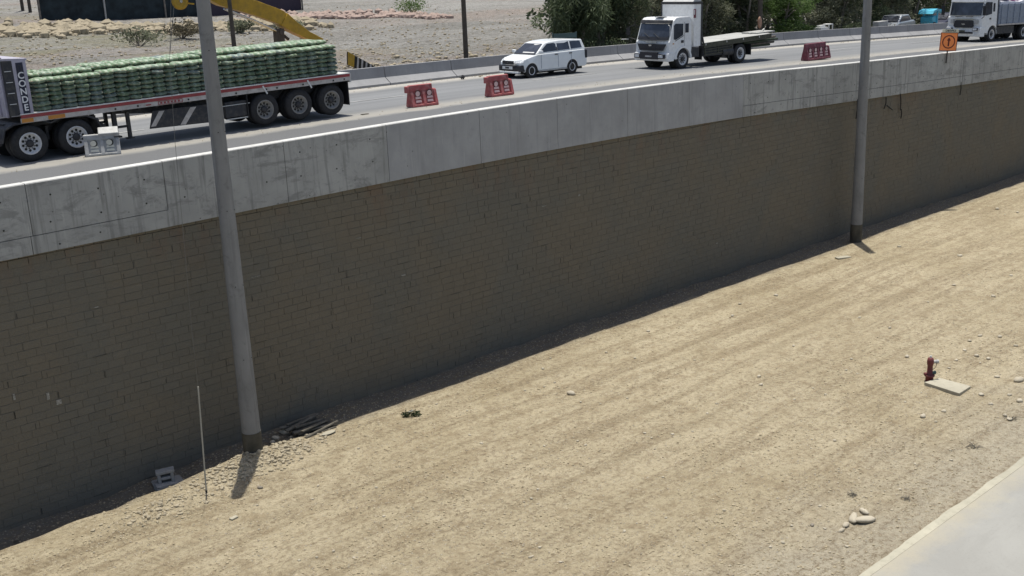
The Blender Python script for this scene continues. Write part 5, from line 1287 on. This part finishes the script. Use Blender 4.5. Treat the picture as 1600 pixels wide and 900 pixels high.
def tree(x, y, H_, Wd, mat, seed, label, group=None, n=5200, size=.16, droop=0., low=.12, hang=0, bark='bark', multi=3, lean=0):
    t = thing('tree', label, 'tree', (x, y, terr(x, y)), 0, group); r = random.Random(seed)
    blobs = []; mb = MB()
    for k in range(multi):
        a = 2*math.pi*k/multi+r.uniform(-.4, .4); e = Vector((math.cos(a)*Wd*.33+lean, math.sin(a)*Wd*.33, H_*r.uniform(.6, .85)))
        mid = Vector((e.x*.35, e.y*.35, H_*.3)); mb.tube([(r.uniform(-.1, .1), r.uniform(-.1, .1), -.3), mid, e*.8+Vector((0, 0, .1)), e], [.13, .10, .06, .025], 7)
        for q in range(3):
            s0 = mid.lerp(e, r.uniform(.1, .7)); e2 = s0+Vector((r.gauss(0, Wd*.22), r.gauss(0, Wd*.22), r.uniform(.3, 1.2))); mb.tube([s0, (s0+e2)/2+Vector((0, 0, .15)), e2], [.05, .035, .015], 5)
            blobs.append((e2, (Wd*.20, Wd*.20, H_*.12)))
    mb.build('trunk', M[bark], t)
    for k in range(16):
        h = low+(.92-low)*(k+r.random())/16; rr = Wd*.46*math.sin(math.pi*min(.95, .25+h*.7)); a = r.uniform(0, 6.3)
        blobs.append((Vector((math.cos(a)*rr*r.uniform(.2, 1)+lean*h, math.sin(a)*rr*r.uniform(.2, 1), H_*h)), (Wd*.25*r.uniform(.7, 1.2), Wd*.25*r.uniform(.7, 1.2), H_*.12*r.uniform(.7, 1.3))))
    foliage('crown', mat, seed, blobs, n, size, droop, t, hang)
    return t
def at_px(u, t): 
    # ground point along the far side at lateral t seen at column u near the barrier top
    lo, hi = 20, 160
    for _ in range(40):
        m_ = (lo+hi)/2; q = Vector((m_, t, road_z(m_, 13.6)))-CAM; uu = 800+FPX*q.dot(RT)/q.dot(FW)
        if uu < u: lo = m_
        else: hi = m_
    return m_
T_ = [ # u, t, height, width, material, droop, label
 (905, 17.0, 6.2, 3.6, 'leaf_b', 1.2, 'drooping green tree at the left end of the tree line behind the white car'),
 (940, 18.2, 6.8, 4.0, 'leaf_b', 1.2, 'dense drooping tree between the white car and the white truck'),
 (975, 17.6, 6.0, 3.6, 'leaf_a', .3, 'grey green bushy tree just left of the white truck cab'),
 (1005, 19.2, 6.5, 4.2, 'leaf_a', .3, 'grey green tree rising directly behind the white truck cab'),
 (1100, 17.8, 5.6, 3.6, 'leaf_a', .3, 'bushy tree with pale stem right of the tall truck box'),
 (1135, 19.0, 6.6, 4.4, 'leaf_b', .5, 'mid green tree behind the middle of the empty deck'),
 (1165, 17.6, 5.4, 3.2, 'leaf_a', .2, 'thin grey tree just left of the brown pole'),
 (1222, 16.9, 3.9, 3.6, 'leaf_c', .1, 'low bright green tree right of the brown pole'),
 (1262, 19.5, 6.5, 4.8, 'leaf_a', .3, 'dark tree above the long dark red barrier'),
 (1308, 18.6, 6.2, 4.6, 'leaf_a', .3, 'grey green tree left of the far concrete pole'),
 (1345, 20.5, 6.8, 5.0, 'leaf_b', .3, 'tree rising behind the far concrete pole'),
 (1385, 20.6, 6.4, 5.0, 'leaf_a', .3, 'tree just right of the far concrete pole'),
 (1425, 22.6, 6.6, 5.4, 'leaf_b', .2, 'tree above the silver parked car'),
 (1465, 24.2, 6.4, 5.6, 'leaf_a', .3, 'tree above the blue tarpaulin at the far right'),
 (1510, 25.0, 6.6, 6.0, 'leaf_b', .2, 'tree behind the cab of the right edge truck'),
 (1570, 26.0, 6.6, 6.0, 'leaf_a', .2, 'rightmost tree behind the load of the right edge truck')]
for i, (u, t, h, wd, m_, dr, lab) in enumerate(T_):
    tree(at_px(u, t), t, h, wd, M[m_], 40+i, lab, None, n=15000 if i < 9 else 12000, size=.19 if i < 9 else .24, droop=dr, low=.03, hang=.9 if dr > 1 else 0, multi=3 if dr < 1 else 4)
for i in range(11):                          # second row closing the view
    u = 925+i*68; t = 27+2.5*(i % 3); tree(at_px(u, t), t, 8.5, 7.5, M['leaf_a' if i % 2 else 'leaf_b'], 80+i, 'tall tree in the back row of the tree line, %s from the left' % ['first','second','third','fourth','fifth','sixth','seventh','eighth','ninth','tenth','eleventh'][i], 'trees in the back row of the tree line', n=12000, size=.36, low=.03)
def bush(u, t, h, wd, mat, seed, label, n=900, size=.09, group=None):
    x = at_px(u, t); o = thing('bush', label, 'bush', (x, t, terr(x, t)), 0, group); r = random.Random(seed); mb = MB(); blobs = []
    for k in range(9):
        a = r.uniform(0, 6.3); e = Vector((math.cos(a)*wd*.4*r.random(), math.sin(a)*wd*.4*r.random(), h*r.uniform(.3, .8))); mb.tube([(0, 0, -.1), e*.5, e], [.03, .02, .008], 5); blobs.append((e, (wd*.25, wd*.25, h*.28)))
    mb.build('stems', M['bark'], o); foliage('leaves', mat, seed, blobs, n, size, 0, o); return o
for i, (u, t, h, wd, m_, lab) in enumerate([(845, 15.2, 1.15, 2.2, 'leaf_d', 'brown scrub bush behind the barrier left of the white car roof'), (820, 15.3, 1.0, 1.6, 'leaf_d', 'smaller brown scrub beside the one near the car roof'), (738, 15.4, .75, 1.3, 'leaf_d', 'round brown bush at the foot of the dark pole'), (716, 15.5, .6, .9, 'leaf_d', 'low scrub just left of the dark pole foot'),
    (782, 15.3, .7, 1.5, 'leaf_d', 'low brown scrub halfway between dark pole and white car'), (700, 15.6, .6, 1.3, 'leaf_d', 'dry scrub clump left of the dark pole'), (655, 15.5, .65, 1.5, 'leaf_d', 'dry scrub on the bank above the first barrier joint'), (620, 15.4, .7, 1.4, 'leaf_d', 'dry scrub on the bank right of the striped crane panel'), (590, 15.5, .6, 1.2, 'leaf_d', 'dry scrub touching the striped crane panel'),
    (965, 15.2, 1.3, 2.2, 'leaf_b', 'dark bush against the barrier left of the truck cab'), (925, 15.1, 1.2, 2.4, 'leaf_b', 'dark bush against the barrier right of the car tail'), (1245, 15.6, 1.2, 2.2, 'leaf_b', 'low dark bush behind the barrier right of the deck'), (1335, 16, 1.2, 3, 'leaf_b', 'low dark bush behind the barrier beside the far concrete pole'), (1380, 16, 1.1, 3, 'leaf_d', 'low dry bush behind the barrier right of the far concrete pole'), (1430, 17, .8, 3, 'leaf_b', 'low bush behind the silver parked car')]):
    bush(u, t, h, wd, M[m_], 200+i, lab)
for (u, v, h, wd, m_, lab) in ((640, 8, 2.2, 5, 'leaf_c', 'far bright green bush on the reddish rocks'), (215, 52, 1.6, 4, 'leaf_a', 'dark far bush below the netting, upper left'), (283, 45, 1.5, 3.5, 'leaf_d', 'yellowish far bush left of the near pole'), (445, 30, 1.3, 3, 'leaf_a', 'far bush just above the crane boom'), (375, 36, 1.3, 3, 'leaf_a', 'far bush under the crane boom'), (86, 20, 2.2, 3, 'leaf_b', 'far green bush at the left end of the netting')):
    p = at_z(u, v, RZ+.9); o = thing('bush', lab, 'bush', (p.x, p.y, terr(p.x, p.y))); r = random.Random(int(u)); mb = MB(); bl = []
    for k in range(8):
        a = r.uniform(0, 6.3); e = Vector((math.cos(a)*wd*.4*r.random(), math.sin(a)*wd*.4*r.random(), h*r.uniform(.3, .8))); mb.tube([(0, 0, -.1), e], [.05, .02], 5); bl.append((e, (wd*.25, wd*.25, h*.28)))
    mb.build('stems', M['bark'], o); foliage('leaves', M[m_], int(u), bl, 1100, .22, 0, o)

wd_ = thing('weed_clump', 'dark green weed clump with a pale strip on the sunlit dirt right of the planks', 'weed', (WEED[0], WEED[1], ground_h(*WEED)))
foliage('leaves', M['leaf_dark'], 5, [(Vector((0, 0, .05)), (.26, .16, .10)), (Vector((.12, -.1, .05)), (.12, .16, .08)), (Vector((-.14, .05, .07)), (.14, .1, .08))], 420, .06, 0, wd_)
mb = MB(); mb.tube([(-.10, -.02, .16), (-.02, -.07, .18), (.07, -.03, .17), (.08, .06, .14)], .014, 6); mb.build('pale_strip', M['pvc'], wd_)

# parked things behind the barrier at the right
def small_car(u, t, mat, label, rz, sc_=1.0):
    x = at_px(u, t); o = thing('parked_car', label, 'car', (x, t, terr(x, t)), rz); o.scale = (sc_,)*3
    mb = MB(); mb.prism([(0, .3), (0, .7), (.9, .9), (3.9, .92), (4.2, .75), (4.2, .3)], 'y', 0, 1.7); mb.build('body', mat, o, .08, tri=True)
    mb = MB(); mb.prism([(.95, .88), (1.6, 1.36), (3.0, 1.38), (3.7, .9)], 'y', .12, 1.58); mb.build('cabin', mat, o, .06, tri=True)
    for q in ((.108, .13), (1.57, 1.592)): MB().prism([(1.2, .93), (1.68, 1.29), (2.95, 1.30), (3.4, .94)], 'y', *q).build('window', M['glass'], o)
    mb = MB(); mb.prism([(.93, .95), (1.5, 1.33), (1.49, 1.35), (.92, .97)], 'y', .22, 1.48, M=Matrix.Translation((-.02, 0, .01))); mb.build('windscreen', M['windshield'], o)
    for x_ in (.75, 3.3):
        for y_, s_ in ((.02, 1), (1.68, -1)):
            mb = MB(); mb.lathe([(y_, .3), (y_+.18*s_, .3)], (x_, 0, .3), 'y', 14); mb.build('wheel', M['rubber'], o)
    return o
small_car(1398, 16.6, M['silver'], 'silver parked car showing above the barrier right of the far pole', R(8))
x = at_px(1458, 17.2); z = terr(x, 17.2)
bt = thing('blue_tricycle', 'sky blue covered cargo tricycle above the barrier at far right', 'tricycle', (x-.6, 17, z+.15), R(5))
mb = MB(); mb.prism([(0, 1.25), (.2, 1.5), (.9, 1.62), (1.9, 1.5), (2.1, 1.2), (1.9, 1.3), (.9, 1.45), (.25, 1.34)], 'y', 0, 1.2); mb.build('canopy', M['cyan'], bt, tri=True)
mb = MB(); mb.prism([(.3, .45), (.25, 1.0), (1.0, 1.1), (1.1, .5)], 'y', .1, 1.1); mb.build('cargo_box', M['cyan'], bt, .05)
mb = MB(); mb.box(.95, 1.05, .0, .1, .4, 1.5); mb.box(.95, 1.05, 1.1, 1.2, .4, 1.5); mb.build('frame_post', M['cyan'], bt)
for x_, y_ in ((.5, .0), (.5, 1.1), (1.9, .55)):
    mb = MB(); mb.lathe([(y_, .3), (y_+.1, .3)], (x_, 0, .3), 'y', 14); mb.build('wheel', M['rubber'], bt)
small_car(1474, 18.0, M['navy'], 'dark parked car between the blue tricycle and the right truck', R(4))
x = at_px(1484, 15.2); z = terr(x, 15.2)
o = thing('white_gate_panel', 'white slatted metal panel standing left of the right edge truck', 'panel', (x, 15.2, z))
mb = MB(); mb.box(0, 1.15, 0, .04, .0, .12); mb.box(0, 1.15, 0, .04, 2.1, 2.25); mb.box(0, .1, 0, .04, .12, 2.1); mb.box(1.05, 1.15, 0, .04, .12, 2.1); mb.build('frame', M['white_trim'], o)
mb = MB()
for k in range(3): mb.box(.2+k*.28, .38+k*.28, .005, .03, .12, 2.1)
mb.build('slat', M['dull_white'], o)
x = at_px(1292, 15.2); z = terr(x, 15.2)
mb = MB(); mb.box(0, .9, 0, .5, .75, .98); mb.box(.1, .7, .1, .4, .98, 1.12); mb.box(1.0, 1.5, 0, .5, 1.1, 1.16); mb.box(1.0, 1.06, 0, .06, .2, 1.1); mb.box(1.44, 1.5, 0, .06, .2, 1.1); mb.box(.1, .16, .1, .16, 0, .75); mb.box(.7, .76, .1, .16, 0, .75)
o = mb.build('roadside_bench', M['white_trim'], None); o.location = (x-.8, 15.2, z); tag(o, 'small white bench and box showing above the barrier over the dark red barrier', 'bench')
x = at_px(1368, 15.6); z = terr(x, 15.6)
o = MB().box(0, 1.3, 0, .5, .3, 1.1).build('crate', M['pale_plastic'], None, .03); o.location = (x, 15.4, z); tag(o, 'grey crate just right of the far concrete pole behind the barrier', 'crate')
